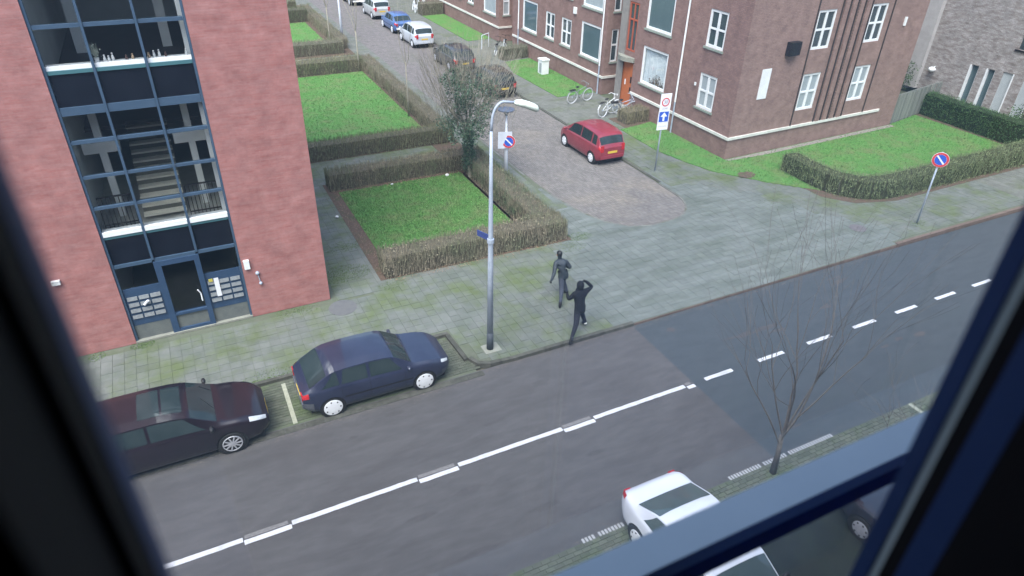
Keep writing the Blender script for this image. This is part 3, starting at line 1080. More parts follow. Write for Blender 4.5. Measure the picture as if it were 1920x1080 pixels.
random.seed(5)
t1, _ = tree('young_tree', 'thin bare young tree inside the hedge by the right edge of the large middle lawn', (11.45, 35.6, 0), 6.0, .035, BARK, 3, .38, 2, split=.5, nb=3)
t2, _ = tree('young_tree', 'thin bare young tree at the far right corner of the large middle lawn', (11.45, 45.7, 0), 6.5, .045, BARK, 3, .4, 3, split=.4, nb=3)
t3, _ = tree('young_tree', 'bare young tree beside the far lamp post at the far lawn', (11.4, 53.5, 0), 7.0, .05, BARK, 3, .4, 3, split=.4, nb=3)
t4, _ = tree('young_tree', 'forked bare tree behind the small far lawn', (9.9, 61.9, 0), 6, .06, BARK, 3, .4, 3, split=.25, nb=3)
random.seed(12)
tree2 = thing('bare_tree', 'bare leafless tree with long thin upward branches by the south parking bay on the right', 'tree', (11.05, 7.35, -.09))
b = MB()
b.tube([(0, 0, 0), (-.02, .02, .7), (-.12, 0, 1.3)], [.085, .062, .055], 8)
b.build('trunk', BARKD, tree2, smooth=True)
b = MB()
tips = []
for k, (dx, dy, ln, r) in enumerate(((-.35, .15, 2.5, .032), (-.18, -.05, 3.1, .036), (.08, .1, 3.0, .036), (.35, -.05, 3.0, .034), (.6, .15, 2.9, .034), (-.05, .35, 2.6, .03), (.8, -.15, 2.6, .028))):
    grow(b, Vector((-.1, 0, 1.0 + .06 * k)), Vector((dx, dy, 1.0)).normalized(), ln, r * .75, 1, 3, .42, tips, .25, 5, 4, .52, 4, .10)
b.build('crown', BARKD, tree2)
random.seed(31)
shr = thing('bare_shrub', 'tangle of bare dark shrub branches at the road edge by the right window frame', 'shrub', (14.7, 6.6, -.08))
b = MB()
tips = []
for k in range(9):
    a = random.uniform(0, 2 * PI)
    grow(b, Vector((random.uniform(-.5, .5), random.uniform(-.2, .2), 0)), Vector((math.cos(a) * .6, math.sin(a) * .5, 1)).normalized(), 1.25, .016, 1, 3, .7, tips, .1, 4, 3, .6, 3, .18)
b.build('branches', BARKD, shr)


# ------------------------------------------------------------------ wall frames, windows
def FR(ox, oy, ux, uy, nx, ny):
    l = math.hypot(ux, uy)
    ux, uy = ux / l, uy / l

    def F(u, z, o):
        return (ox + ux * u + nx * o, oy + uy * u + ny * o, z)
    return F


def wall_holes(F, u0, u1, z0, z1, holes, m, parent, depth=0.14, name='wall', mi_in=None):
    us = sorted(set([u0, u1] + [h[0] for h in holes] + [h[1] for h in holes]))
    zs = sorted(set([z0, z1] + [h[2] for h in holes] + [h[3] for h in holes]))
    us = [u for u in us if u0 <= u <= u1]
    zs = [z for z in zs if z0 <= z <= z1]
    mb = MB()
    for i in range(len(us) - 1):
        for j in range(len(zs) - 1):
            cu, cz = (us[i] + us[i + 1]) / 2, (zs[j] + zs[j + 1]) / 2
            if any(h[0] < cu < h[1] and h[2] < cz < h[3] for h in holes):
                continue
            mb.quad(F(us[i], zs[j], 0), F(us[i + 1], zs[j], 0), F(us[i + 1], zs[j + 1], 0), F(us[i], zs[j + 1], 0))
    for h in holes:
        a, b_, c, d = h[:4]
        mb.quad(F(a, c, 0), F(b_, c, 0), F(b_, c, -depth), F(a, c, -depth))
        mb.quad(F(a, d, 0), F(b_, d, 0), F(b_, d, -depth), F(a, d, -depth))
        mb.quad(F(a, c, 0), F(a, d, 0), F(a, d, -depth), F(a, c, -depth))
        mb.quad(F(b_, c, 0), F(b_, d, 0), F(b_, d, -depth), F(b_, c, -depth))
    return mb.build(name, m, parent)


def window(F, u0, u1, z0, z1, parent, kind='cross', gl=None, fw=0.12, sill=True, backing=0.0, fm=None):
    fm = fm or WHITE
    gl = gl or DARKGLASS
    fr = MB()
    d0, d1 = -.12, -.035
    fr.fbox(F, u0, u1, z1 - fw, z1, d0, d1)
    fr.fbox(F, u0, u1, z0, z0 + fw, d0, d1)
    fr.fbox(F, u0, u0 + fw, z0 + fw, z1 - fw, d0, d1)
    fr.fbox(F, u1 - fw, u1, z0 + fw, z1 - fw, d0, d1)
    f = fr.build('window', fm, parent)
    a0, a1, c0, c1 = u0 + fw, u1 - fw, z0 + fw, z1 - fw
    us, zs = [a0, a1], [c0, c1]
    if kind in ('cross', 'crossnet'):
        mu = (a0 + a1) / 2
        mz = c0 + (c1 - c0) * .5
        MB().fbox(F, mu - .07, mu + .07, c0, c1, d0 + .004, d1 - .006).build('mullion', fm, f)
        MB().fbox(F, a0, mu - .07, mz - .045, mz + .045, d0 + .006, d1 - .01).build('transom', fm, f)
        MB().fbox(F, mu + .07, a1, mz - .045, mz + .045, d0 + .006, d1 - .01).build('transom', fm, f)
        for x0, x1 in ((a0, mu - .07), (mu + .07, a1)):
            for y0, y1 in ((c0, mz - .045), (mz + .045, c1)):
                # slim inner sash
                MB().fbox(F, x0, x1, y0, y1, -.10, -.085).build('pane', gl, f)
    elif kind == 'double':
        mz = c0 + (c1 - c0) * .52
        MB().fbox(F, a0, a1, mz - .05, mz + .05, d0 + .004, d1 - .006).build('transom', fm, f)
        MB().fbox(F, a0, a1, c0, mz - .05, -.10, -.085).build('pane', gl, f)
        MB().fbox(F, a0, a1, mz + .05, c1, -.10, -.085).build('pane', gl, f)
    else:
        MB().fbox(F, a0, a1, c0, c1, -.10, -.085).build('pane', gl, f)
    if sill:
        MB().fbox(F, u0 - .06, u1 + .06, z0 - .10, z0 - .004, -.10, .06).build('sill', SILLG, f)
    return f


# ------------------------------------------------------------------ brown brick apartment building
bb = thing('brick_apartment_building', 'brown brick apartment building with white windows and a white band on the corner', 'building', (23.6, 23.55, 0), wc=True)
ZT = 10.0
FW_ = FR(23.6, 0, 0, 1, -1, 0)      # west face A, u = y
hA = [(25.0, 26.24, 1.93, 3.62), (25.0, 26.26, 4.87, 6.58), (28.86, 31.08, 1.85, 3.86), (28.88, 31.1, 4.76, 6.9), (25.0, 26.26, 7.8, 9.4), (28.88, 31.1, 7.7, 9.5)]
wall_holes(FW_, 23.55, 31.6, 0, ZT, hA, BRN_X, bb)
window(FW_, *hA[0], bb, 'cross', PALEGLASS)
window(FW_, *hA[1], bb, 'cross')
window(FW_, *hA[3], bb, 'single', TEALGLASS, fw=.12)
window(FW_, *hA[4], bb, 'cross')
window(FW_, *hA[5], bb, 'single', TEALGLASS, fw=.12)
wc_ = window(FW_, *hA[2], bb, 'single', glass_mat('front_room_glass', tint=(0.97, 0.985, 0.985), refl=0.2), fw=.12)
# curtains and flowers behind the big ground-floor window
cu = MB()
n = 70
for i in range(n):
    u = 28.95 + 2.05 * i / n
    u2 = 28.95 + 2.05 * (i + 1) / n
    o1 = -.19 + .035 * math.sin(i * 1.35) + .02 * math.sin(i * .4)
    o2 = -.19 + .035 * math.sin((i + 1) * 1.35) + .02 * math.sin((i + 1) * .4)
    cu.quad(FW_(u, 1.9, o1), FW_(u2, 1.9, o2), FW_(u2, 3.8, o2), FW_(u, 3.8, o1))
cu.build('curtain', mat('net_curtain', (0.62, 0.66, 0.70), (0.70, 0.74, 0.78), scale=5, rough=.9), wc_)
MB().fbox(FW_, 28.86, 31.08, 1.85, 3.86, -.5, -.45).build('backing', DARKFLOOR, wc_)
fl = MB()
random.seed(3)
for i in range(260):
    uu = random.gauss(29.75, .30)
    zz = 1.98 + abs(random.gauss(0, .17)) * max(0, 1 - abs(uu - 29.75) / 1.0) * 1.6
    leafq(fl, Vector(FW_(uu, zz, -.13 + random.uniform(-.05, .04))), random.uniform(.02, .05))
fl.build('flowers', mat('dried_flowers', (0.10, 0.06, 0.045), (0.26, 0.22, 0.16), scale=9, island=.5), wc_, kind='stuff')
# entrance with the orange door
FA = FR(23.6, 0, 0, 1, -1, 0)
wall_holes(FA, 31.6, 33.4, 0, ZT, [(31.82, 32.98, .22, 2.66), (31.85, 32.72, 3.25, 5.85)], BRN_X, bb, depth=.12)
FD = FA
dr = MB().fbox(FD, 31.84, 32.96, .24, 2.64, -.10, -.05).build('door', ORANGE, bb)
MB().fbox(FD, 32.45, 32.53, 1.35, 1.65, -.049, -.03).build('letterbox', WHITE, dr)
MB().fbox(FD, 31.90, 32.02, 1.0, 1.3, -.049, -.032).build('door_pane', BLACK, dr)
MB().fbox(FD, 31.90, 32.02, 1.55, 1.9, -.049, -.032).build('door_pane', BLACK, dr)
can = MB()
cp = []
for i in range(9):
    t = i / 8
    cp.append((31.75 + 1.5 * t, .10 + .30 * math.sin(PI * t)))
for i in range(8):
    (a, o1), (c_, o2) = cp[i], cp[i + 1]
    can.hexa([FD(a, 2.74, 0.002), FD(c_, 2.74, 0.002), FD(c_, 2.74, o2), FD(a, 2.74, o1), FD(a, 2.98, 0.002), FD(c_, 2.98, 0.002), FD(c_, 2.98, o2), FD(a, 2.98, o1)])
can.build('door_canopy', STONEC, bb)
MB().fbox(FD, 32.78, 33.38, 0, ZT, .002, .05).build('concrete_strip', mat('grey_cement', (0.20, 0.185, 0.17), (0.25, 0.23, 0.21), scale=4, rough=.95), bb)
sw = MB()
for (a, b_) in ((31.86, 31.94), (32.24, 32.32), (32.63, 32.71)):
    sw.fbox(FD, a, b_, 3.26, 5.84, -.1, -.02)
for z in (3.27, 4.9, 5.75):
    sw.fbox(FD, 31.94, 32.24, z, z + .08, -.1, -.024)
    sw.fbox(FD, 32.32, 32.63, z, z + .08, -.1, -.024)
s_ = sw.build('stair_window', ORANGE2, bb)
MB().fbox(FD, 31.94, 32.63, 3.35, 5.75, -.08, -.07).build('pane', DARKGLASS, s_)
MB().box(23.0, 23.58, 31.6, 33.1, 0, .2).build('door_step', STONEC, bb)
FQ = FR(23.6, 33.4, 1.3, 1.0, -.6, .78)
wall_holes(FQ, 0, 1.64, 0, ZT, [], BRN_X, bb)
# rest of recess + return
wall_holes(FR(24.9, 34.4, 0, 1, -1, 0), 0, .65, 0, ZT, [], BRN_X, bb)
FRt = FR(23.76, 35.05, 1, 0, 0, -1)
hR = [(.42, .92, 1.95, 3.85), (.42, .92, 4.85, 6.6)]
wall_holes(FRt, 0, 1.14, 0, ZT, hR, BRN_Y, bb)
for h in hR:
    window(FRt, *h, bb, 'double', DARKGLASS, fw=.08)
# west face B
FB = FR(23.76, 0, 0, 1, -1, 0)
hB = [(35.6, 37.86, 1.83, 3.86), (35.6, 37.86, 4.76, 6.9), (39.07, 40.34, 1.95, 3.63), (41.24, 42.49, 1.95, 3.63), (43.7, 45.9, 1.83, 3.86), (43.7, 45.9, 4.76, 6.9), (39.07, 40.34, 4.9, 6.6), (41.24, 42.49, 4.9, 6.6)]
wall_holes(FB, 35.05, 47.45, 0, ZT, hB, BRN_X, bb)
for h, k, g_ in zip(hB, ('single', 'single', 'cross', 'cross', 'single', 'single', 'cross', 'cross'), (TEALGLASS, PALEGLASS, DARKGLASS, DARKGLASS, TEALGLASS, TEALGLASS, DARKGLASS, DARKGLASS)):
    window(FB, *h, bb, k, g_, fw=.13 if k == 'single' else .11)
wall_holes(FR(23.76, 47.45, 1, .6, -.5, .86), 0, 1.4, 0, ZT, [(.2, 1.1, .1, 2.4)], BRN_X, bb)
MB().fbox(FR(23.76, 47.45, 1, .6, -.5, .86), .2, 1.1, .1, 2.4, -.1, -.04).build('door', ORANGE2, bb)
wall_holes(FR(24.95, 48.2, 0, 1, -1, 0), 0, 1.8, 0, ZT, [(.3, 1.3, .1, 2.4)], BRN_X, bb)
MB().fbox(FR(24.95, 48.2, 0, 1, -1, 0), .3, 1.3, .1, 2.4, -.1, -.04).build('door', ORANGE2, bb)
FC_ = FR(23.82, 50.0, 1, 0, 0, -1)
wall_holes(FC_, 0, 1.13, 0, ZT, [(.35, .9, 1.95, 3.85)], BRN_Y, bb)
window(FC_, .35, .9, 1.95, 3.85, bb, 'double', PALEGLASS, fw=.08)
FC2 = FR(23.82, 0, 0, 1, -1, 0)
hC = [(50.6, 52.9, 1.83, 3.86), (54.9, 56.1, 1.95, 3.63), (57.5, 58.7, 1.95, 3.63), (60.2, 62.4, 1.83, 3.86)]
wall_holes(FC2, 50.0, 90, 0, ZT, hC, BRN_X, bb)
for h, k in zip(hC, ('single', 'cross', 'cross', 'single')):
    window(FC2, *h, bb, k, PALEGLASS if k == 'single' else DARKGLASS, fw=.1)
# south face
FS = FR(23.6, 23.55, 1, .03, .03, -1)
hS = [(27.87 - 23.6, 29.12 - 23.6, 4.86, 6.66), (27.87 - 23.6, 29.12 - 23.6, 1.88, 3.70), (31.62 - 23.6, 32.83 - 23.6, 4.88, 6.70), (31.62 - 23.6, 32.83 - 23.6, 1.9, 3.70)]
wall_holes(FS, 0, 12.45, 0, ZT, hS, BRN_Y, bb)
for i, h in enumerate(hS):
    window(FS, *h, bb, 'cross', PALEGLASS if i % 2 else DARKGLASS, fw=.11, sill=False)
# vertical strips with groove shade painted as dark colour, then brick pilasters
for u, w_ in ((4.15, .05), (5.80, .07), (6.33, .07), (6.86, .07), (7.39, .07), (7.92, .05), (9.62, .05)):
    MB().fbox(FS, u - w_ / 2, u + w_ / 2, 1.13, ZT, 0.001, .05).build('groove_shade_strip', mat('painted_groove_shade', (0.05, 0.042, 0.038), rough=.95), bb)
for u in (6.06, 6.6, 7.12, 7.66):
    MB().fbox(FS, u - .14, u + .14, 1.13, ZT, 0.001, .06).build('brick_pilaster', BRN_Y, bb)
MB().fbox(FS, -.06, 11.0, 1.0, 1.13, -.02, .07).build('white_band', CREAM, bb)
MB().fbox(FW_, 23.55, 31.78, 1.0, 1.13, -.02, .07).build('white_band', CREAM, bb)
MB().fbox(FRt, -.07, 1.1, 1.0, 1.13, -.02, .07).build('white_band', CREAM, bb)
MB().fbox(FB, 35.05, 47.4, 1.0, 1.13, -.02, .07).build('white_band', CREAM, bb)
MB().fbox(FC_, -.07, 1.1, 1.0, 1.13, -.02, .07).build('white_band', CREAM, bb)
MB().fbox(FC2, 50.0, 88, 1.0, 1.13, -.02, .07).build('white_band', CREAM, bb)
MB().fbox(FS, 1.35, 1.93, 2.83, 4.25, .003, .03).build('wall_plaque', WHITE, bb)
bx = MB()
bx.fbox(FS, 2.6, 3.28, 4.78, 5.40, .002, .28)
bx.build('vent_box', BLACK, bb)
MB().fbox(FS, 10.8, 10.93, 5.5, 5.92, .002, .08).build('wall_lamp', WHITE, bb)
for y, x in ((27.72, 23.52), (35.36, 23.68), (46.4, 23.68)):
    pp = MB()
    pp.tube([(x, y, 1.7), (x, y, ZT)], .045, 8)
    pp.build('downpipe', WHITE, bb)
    pp = MB()
    pp.tube([(x, y, .0), (x, y, 1.7)], .042, 8)
    pp.build('downpipe', GALV, bb)
MB().fbox(FB, 38.5, 38.8, 4.12, 4.5, .002, .1).build('wall_vent', WHITE, bb)
MB().fbox(FW_, 26.42, 26.52, 2.9, 3.05, .002, .05).build('door_bell_box', WHITE, bb)
# back, east and roof
bk = MB()
bk.quad((36.04, 23.92, 0), (36.04, 40, 0), (36.04, 40, ZT), (36.04, 23.92, ZT))
bk.build('east_wall', BRN_X, bb)
MB().box(23.4, 36.3, 23.3, 90, ZT, ZT + .3).build('roof', mat('roof_felt', (0.08, 0.08, 0.085), rough=.9), bb)
MB().box(24.9, 36.0, 50, 90, 0, .05).build('floor', DARKFLOOR, bb)
MB().box(25.3, 35.9, 24.4, 89, 3.9, 4.1).build('floor', DARKFLOOR, bb)
# fallen plaster apron strip of gravel at the south base
sheet('wall_foot_strip', [(23.6, 23.45), (36, 23.85), (36, 23.55), (25.8, 23.2), (23.6, 23.3)], 0.04, mat('pale_mortar_rubble', (0.27, 0.24, 0.22), (0.2, 0.18, 0.16), scale=8, rough=1), 0)

# ------------------------------------------------------------------ grey brick house right
gh = thing('grey_brick_house', 'grey mottled brick house with tall narrow white framed openings at the far right', 'house', (43, 20, 0), wc=True)
FG = FR(43, 0, 0, 1, -1, 0)
hG = [(24.18, 24.73, .02, 2.54), (23.21, 23.73, .02, 2.54), (22.12, 22.75, .02, 2.58), (20.9, 21.55, .02, 2.58), (21.2, 22.52, 3.88, 4.74)]
wall_holes(FG, 12, 27.5, 0, 9, hG, GREY_BRICK, gh, depth=.25)
for i, h in enumerate(hG[:2]):
    f = MB()
    f.fbox(FG, h[1] - .09, h[1], h[2], h[3], -.2, .02)
    f.fbox(FG, h[0], h[0] + .05, h[2], h[3], -.2, -.05)
    w = f.build('window', WHITE, gh)
    MB().fbox(FG, h[0] + .05, h[1] - .09, h[2], h[3] - .02, -.22, -.18).build('pane', TEALGLASS, w)
for h in hG[2:4]:
    f = MB()
    f.fbox(FG, h[0], h[0] + .07, h[2], h[3], -.2, .02)
    w = f.build('window', WHITE, gh)
    MB().fbox(FG, h[0] + .07, h[1], h[2], h[3], -.12, -.06).build('pane', mat('pale_panel', (0.40, 0.43, 0.44), (0.45, 0.48, 0.49), scale=2, rough=.4), w)
h = hG[4]
w = MB().fbox(FG, h[0], h[1], h[2], h[3], -.24, -.15).build('window', DARKGLASS, gh)
MB().fbox(FG, h[0], h[1] + .1, h[2] - .08, h[2] - .002, -.1, .06).build('sill', BLACK, w)
MB().box(42.7, 43.6, 27.503, 28.55, .4, 9).build('corner_pier', GREY_PLAIN, gh)
MB().box(43.0, 52, 28.6, 29, 0, 9).build('north_wall', GREY_PLAIN, gh)
MB().box(43.0, 52, 12, 29, 9, 9.2).build('roof', MATS['roof_felt'], gh)
gw = MB()
gw.quad((43, 12, 0), (52, 12, 0), (52, 12, 9), (43, 12, 9))
gw.build('south_wall', GREY_BRICK, gh)
gl_ = MB()
gl_.sphere((42.75, 26.8, 1.75), .22, .22, .15)
gl_.tube([(43, 26.8, 1.9), (42.8, 26.8, 1.85)], .03, 6)
gl_.build('wall_lamp', WHITE, gh, smooth=True)
# low wall linking behind the fence
MB().box(45, 52, 30.0, 30.4, 0, 5).build('garden_wall', GREY_PLAIN)
tag(bpy.data.objects['garden_wall'], 'plain grey wall behind the fence at the far right', 'wall')

# fence
fn = thing('wooden_fence', 'weathered grey green board fence between the brick building and the dark hedge', 'fence', (36.1, 24.0, 0))
fa, fb = Vector((36.1, 23.95)), Vector((41.3, 24.9))
fd = (fb - fa)
nP = 36
b0 = MB().box(-.065, .065, -.012, .012, 0.03, 1.6)
pl0 = b0.build('fence_board', FENCEW, fn)
for i in range(nP):
    o = pl0 if i == 0 else pl0.copy()
    if i:
        C.objects.link(o)
    p = fd * ((i + .5) / nP)
    o.location = (p.x, p.y, random.uniform(-.03, .02))
    o.rotation_euler = (random.uniform(-.02, .02), random.uniform(-.02, .02), math.atan2(fd.y, fd.x))
r = MB()
r.tube([(0, .04, 1.62), (fd.x, fd.y + .04, 1.62)], .035, 4)
r.build('top_rail', FENCEW, fn)
r = MB()
r.tube([(0, .04, .5), (fd.x, fd.y + .04, .5)], .035, 4)
r.build('bottom_rail', FENCEW, fn)
fn2 = thing('back_fence', 'darker low board fence running away behind the weathered fence', 'fence', (36.3, 25.2, 0))
for i in range(30):
    o = pl0.copy()
    C.objects.link(o)
    o.parent = fn2
    o.location = (i * .15, .9 + i * .10, -.05)
    o.rotation_euler = (0, 0, .58)
eb = MB()
random.seed(8)
for i in range(1600):
    v = Vector((random.gauss(0, .5), random.gauss(0, .5), random.gauss(0, .5)))
    leafq(eb, v + Vector((0, 0, .9)), .05)
tag(eb.build('evergreen_bush', HGREEN), 'small dark evergreen bush behind the fence by the grey pier', 'bush').location = (42.0, 28.5, 0.2)
sb = MB()
for i in range(700):
    v = Vector((random.gauss(0, .3), random.gauss(0, .3), abs(random.gauss(0, .5))))
    leafq(sb, v, .05)
tag(sb.build('evergreen_bush', HGREEN), 'small dark green bush against the white frame at the far right edge', 'bush').location = (42.3, 20.6, 0.1)

# ------------------------------------------------------------------ red brick building, left
rb = thing('red_brick_building', 'rosy red brick apartment building with a tall blue framed glass stairwell', 'building', (-2.7, 19.2, 0), wc=True)
YB = 19.2
FL_ = FR(0, YB, 1, 0, 0, -1)
ZR = 15
GX0, GX1 = -2.66, 0.66
wall_holes(FL_, -14, 3.1, 0, ZR, [(GX0, GX1, 0.0, ZR - .01)], RED_BRICK, rb, depth=.22)
e = MB()
e.quad((3.1, YB, 0), (3.1, 30.9, 0), (3.1, 30.9, ZR), (3.1, YB, ZR))
e.quad((3.1, 30.9, 0), (-14, 30.9, 0), (-14, 30.9, ZR), (3.1, 30.9, ZR))
e.build('side_wall', RED_BRICK, rb)
MB().box(-14, 3.2, YB + .05, 31, ZR, ZR + .3).build('roof', MATS['roof_felt'], rb)
FI = lambda u, z, o: FL_(u, z, o)
O0, O1 = -.16, -.06
mul = [-1.60, -.45]
# vertical mullions
for k, x in enumerate([GX0 + .035, -1.60, -.45, GX1 - .035]):
    z0 = 2.6 if 0 < k < 3 else 0
    MB().fbox(FL_, x - .030, x + .030, z0, ZR - .05, O0, O1 + (.03 if 0 < k < 3 else .02)).build('mullion', BLUEF, rb)
bays = [(GX0 + .07, -1.635), (-1.565, -.485), (-.415, GX1 - .07)]
rails = [(2.52, 2.62), (4.32, 4.40), (5.20, 5.28), (6.13, 6.22), (6.86, 7.06), (8.88, 8.97), (10.4, 10.48), (12, 12.1), (13.5, 13.6)]
for z0, z1 in rails:
    for (a, c_) in bays:
        MB().fbox(FL_, a, c_, z0, z1, O0, O1).build('transom', BLUEF, rb)
# white internal ledges
for z, dz in ((3.52, .13), (7.94, .10)):
    for (a, c_) in bays:
        MB().fbox(FL_, a, c_, z, z + dz, -.30, -.04 if z < 5 else -.10).build('white_ledge', WHITE, rb)
        MB().fbox(FL_, a, c_, z - .09, z - .003, O0, O1 - .01).build('transom', MATS['teal_rail'] if 'teal_rail' in MATS else mat('teal_rail', (0.06, 0.15, 0.17), rough=.4), rb)
# panes
for zz0, zz1, gm in ((2.62, 3.42, SPAN), (3.66, 4.32, CLEAR), (4.40, 5.20, CLEAR), (5.28, 6.13, CLEAR), (6.22, 6.86, CLEAR), (7.06, 7.84, SPAN), (8.05, 8.88, CLEAR), (8.97, 10.4, CLEAR), (10.48, 12, CLEAR), (12.1, 13.5, CLEAR)):
    for (a, c_) in bays:
        MB().fbox(FL_, a, c_, zz0, zz1, -.125, -.115).build('pane', gm, rb)
# entrance
dfr = MB()
dfr.fbox(FL_, -1.62, -1.44, .06, 2.52, O0, O1 + .03)
dfr.fbox(FL_, -.57, -.42, .06, 2.52, O0, O1 + .03)
dfr.fbox(FL_, -1.44, -.57, 2.36, 2.52, O0, O1 + .03)
dfr.fbox(FL_, -1.44, -.57, .62, .70, O0, O1 + .02)
dfr.fbox(FL_, -1.44, -.57, .05, .15, O0, O1 + .02)
d_ = dfr.build('door', mat('entrance_blue', (0.028, 0.055, 0.105), (0.036, 0.066, 0.125), scale=3, rough=.4), rb)
MB().fbox(FL_, -1.44, -.57, .70, 2.36, -.125, -.115).build('pane', CLEAR, d_)
MB().fbox(FL_, -1.44, -.57, .15, .62, -.125, -.10).build('kick_panel', mat('grey_kick', (0.11, 0.12, 0.12), (0.14, 0.15, 0.14), rough=.6), d_)
hd = MB()
hd.tube([(-.62, YB - .04, 1.0), (-.62, YB - .02, 1.25), (-.68, YB - .04, 1.4)], .02, 6)
hd.build('handle', WHITE, d_)
DBLUE = MATS['entrance_blue']
for (a, c_, nm) in ((GX0 + .07, -1.62, 'L'), (-.42, GX1 - .07, 'R')):
    MB().fbox(FL_, a, c_, .55, 1.80, -.15, -.10).build('mailbox_panel', DBLUE, rb)
    MB().fbox(FL_, a, c_, 1.80, 2.52, -.125, -.115).build('pane', CLEAR, rb)
    MB().fbox(FL_, a, c_, .06, .55, -.13, -.11).build('kick_panel', MATS['grey_kick'], rb)
    w_ = (c_ - a - .06) / 3
    for j in range(4):
        for i in range(3):
            x = a + .03 + i * w_
            z = .80 + j * .205
            f_ = MB()
            f_.hexa([FL_(x + .02, z, -.098), FL_(x + w_ - .02, z, -.098), FL_(x + w_ - .02, z, -.055), FL_(x + .02, z, -.055),
                     FL_(x + .02, z + .11, -.098), FL_(x + w_ - .02, z + .11, -.098), FL_(x + w_ - .02, z + .11, -.085), FL_(x + .02, z + .11, -.085)])
            f_.build('mailbox_flap', mat('aluminium_flap', (0.22, 0.235, 0.245), (0.16, 0.17, 0.18), scale=14, rough=.6), rb)
MB().fbox(FL_, GX0, GX1, 0.0, .06, -.25, .02).build('threshold', STONEC, rb)
# poster, notice, paper in letterbox
tag(MB().fbox(FL_, -.19, -.06, .98, 1.62, -.054, -.048).build('poster', SIGNW), 'narrow white paper poster taped over the letterboxes right of the glass door', 'poster')
tag(MB().fbox(FL_, -.33, -.22, 1.52, 1.62, -.054, -.049).build('sticker', mat('yellow_sticker', (0.5, 0.42, 0.08), rough=.6)), 'small yellow sticker beside the white poster at the entrance', 'sticker')
np_ = MB()
np_.tube([FL_(-2.15, 1.22, -.05), FL_(-2.02, 1.38, .03)], .035, 6)
tag(np_.build('rolled_paper', SIGNW), 'rolled white paper stuck in the letterboxes left of the glass door', 'paper')
# little boxes on the wall
MB().fbox(FL_, .72, .88, 1.76, 2.05, .002, .09).build('intercom_box', WHITE, rb)
bb2 = MB()
bb2.sphere(FL_(1.05, 1.55, .05), .06)
bb2.sphere(FL_(1.09, 1.18, .05), .05)
bb2.tube([FL_(1.05, 1.55, .03), FL_(1.09, 1.18, .03)], .015, 5)
bb2.build('tap', GALV, rb)
MB().fbox(FL_, -4.1, -3.9, 2.44, 2.56, .002, .09).build('wall_lamp', WHITE, rb)
# interior
it = MB()
DY = 8.0
it.box(GX0 - .6, GX1 + .6, YB + DY, YB + DY + .1, 0, ZR)
it.build('interior_back_wall', GREYWALL, rb)
for x, s in ((GX0 - .02, -1), (GX1 + .02, 1)):
    MB().box(min(x, x + s * .1), max(x, x + s * .1), YB + .3, YB + DY, 0, ZR).build('interior_side_wall', PLASTER if s > 0 else GREYWALL, rb)
for z0, z1, y0 in ((2.62, 3.42, .25), (7.06, 7.40, .25), (11.4, 11.7, .25)):
    MB().box(GX0, GX1, YB + y0, YB + DY, z0, z1).build('floor_slab', DARKFLOOR if z0 > 5 else mat('landing_floor', (0.34, 0.34, 0.31), (0.4, 0.4, 0.37), scale=3, rough=.7), rb)
MB().box(GX0, GX1, YB + .3, YB + DY, -.05, .02).build('lobby_floor', DARKFLOOR, rb)
# stair
st = bpy.data.objects.new('staircase', None)
C.objects.link(st)
st.parent = rb
st.location = (0, 0, 0)
for i in range(11):
    z = 3.42 + .17 * (i + 1)
    y = YB + .9 + .27 * i
    o = MB()
    o.box(-1.55, -.42, y, y + .29, z - .05, z)
    o.box(-1.55, -.42, y + .26, y + .28, z, z + .12, k=1)
    q = o.build('stair_step', [TREAD, mat('stair_riser', (0.12, 0.12, 0.10), rough=.9)], st)
MB().box(GX0, GX1, YB + 3.9, YB + DY, 5.2, 5.32).build('landing', DARKFLOOR, rb)
for x in (-2.12, .14):
    MB().box(x - .09, x + .09, YB + 1.5, YB + 1.7, 3.42, 5.35).build('column', PLASTER, rb)
    MB().box(x - .45, x + .45, YB + 1.45, YB + 1.75, 5.36, 5.66).build('column_head', PLASTER, rb)
    MB().box(x - .09, x + .09, YB + 1.5, YB + 1.7, 5.67, 7.05).build('column', PLASTER, rb)
    MB().box(x - .13, x + .13, YB + 4.2, YB + 4.5, 7.4, 11.4).build('column', PLASTER, rb)
rl = MB()
for x0, x1 in ((GX0 + .1, -1.7), (-.35, GX1 - .1)):
    rl.box(x0, x1, YB + .80, YB + .84, 4.32, 4.36)
    rl.box(x0, x1, YB + .80, YB + .84, 3.5, 3.53)
    x = x0
    while x <= x1:
        rl.box(x, x + .02, YB + .81, YB + .83, 3.42, 4.32)
        x += .105
rl.build('landing_railing', BLACK, rb)
wl = MB()
wl.box(GX1 - .16, GX1 - .05, YB + .30, YB + .5, 3.66, ZR)
wl.build('white_reveal', WHITE, rb)
# ornaments on the upper ledge: separate things
random.seed(9)
orn = [(-1.50, 'plant'), (-1.33, 'w'), (-1.24, 'w'), (-1.15, 'w'), (-.86, 'd'), (-.72, 'b'), (-.36, 'b'), (-.24, 'w'), (-.12, 'w'), (.02, 'd'), (.50, 'w')]
FIGW = mat('white_porcelain', (0.75, 0.75, 0.75), rough=.3)
FIGB = mat('tan_ornament', (0.42, 0.28, 0.16), (0.55, 0.40, 0.28), scale=20, rough=.6)
lbl = {1: 'white figurine right beside the pale plant on the upper window ledge', 2: 'white figurine, second to the right of the plant on the upper window ledge', 3: 'white figurine, third to the right of the plant on the upper window ledge',
       4: 'small dark ornament left of the tan figure on the upper window ledge', 5: 'tan ornament in the middle pane of the upper window ledge', 6: 'tan ornament just right of the right mullion on the upper ledge',
       7: 'short white figurine in the right pane of the upper ledge', 8: 'taller white figurine in the right pane of the upper ledge', 9: 'small dark ornament in the right pane of the upper ledge', 10: 'white figurine at the far right end of the upper ledge'}
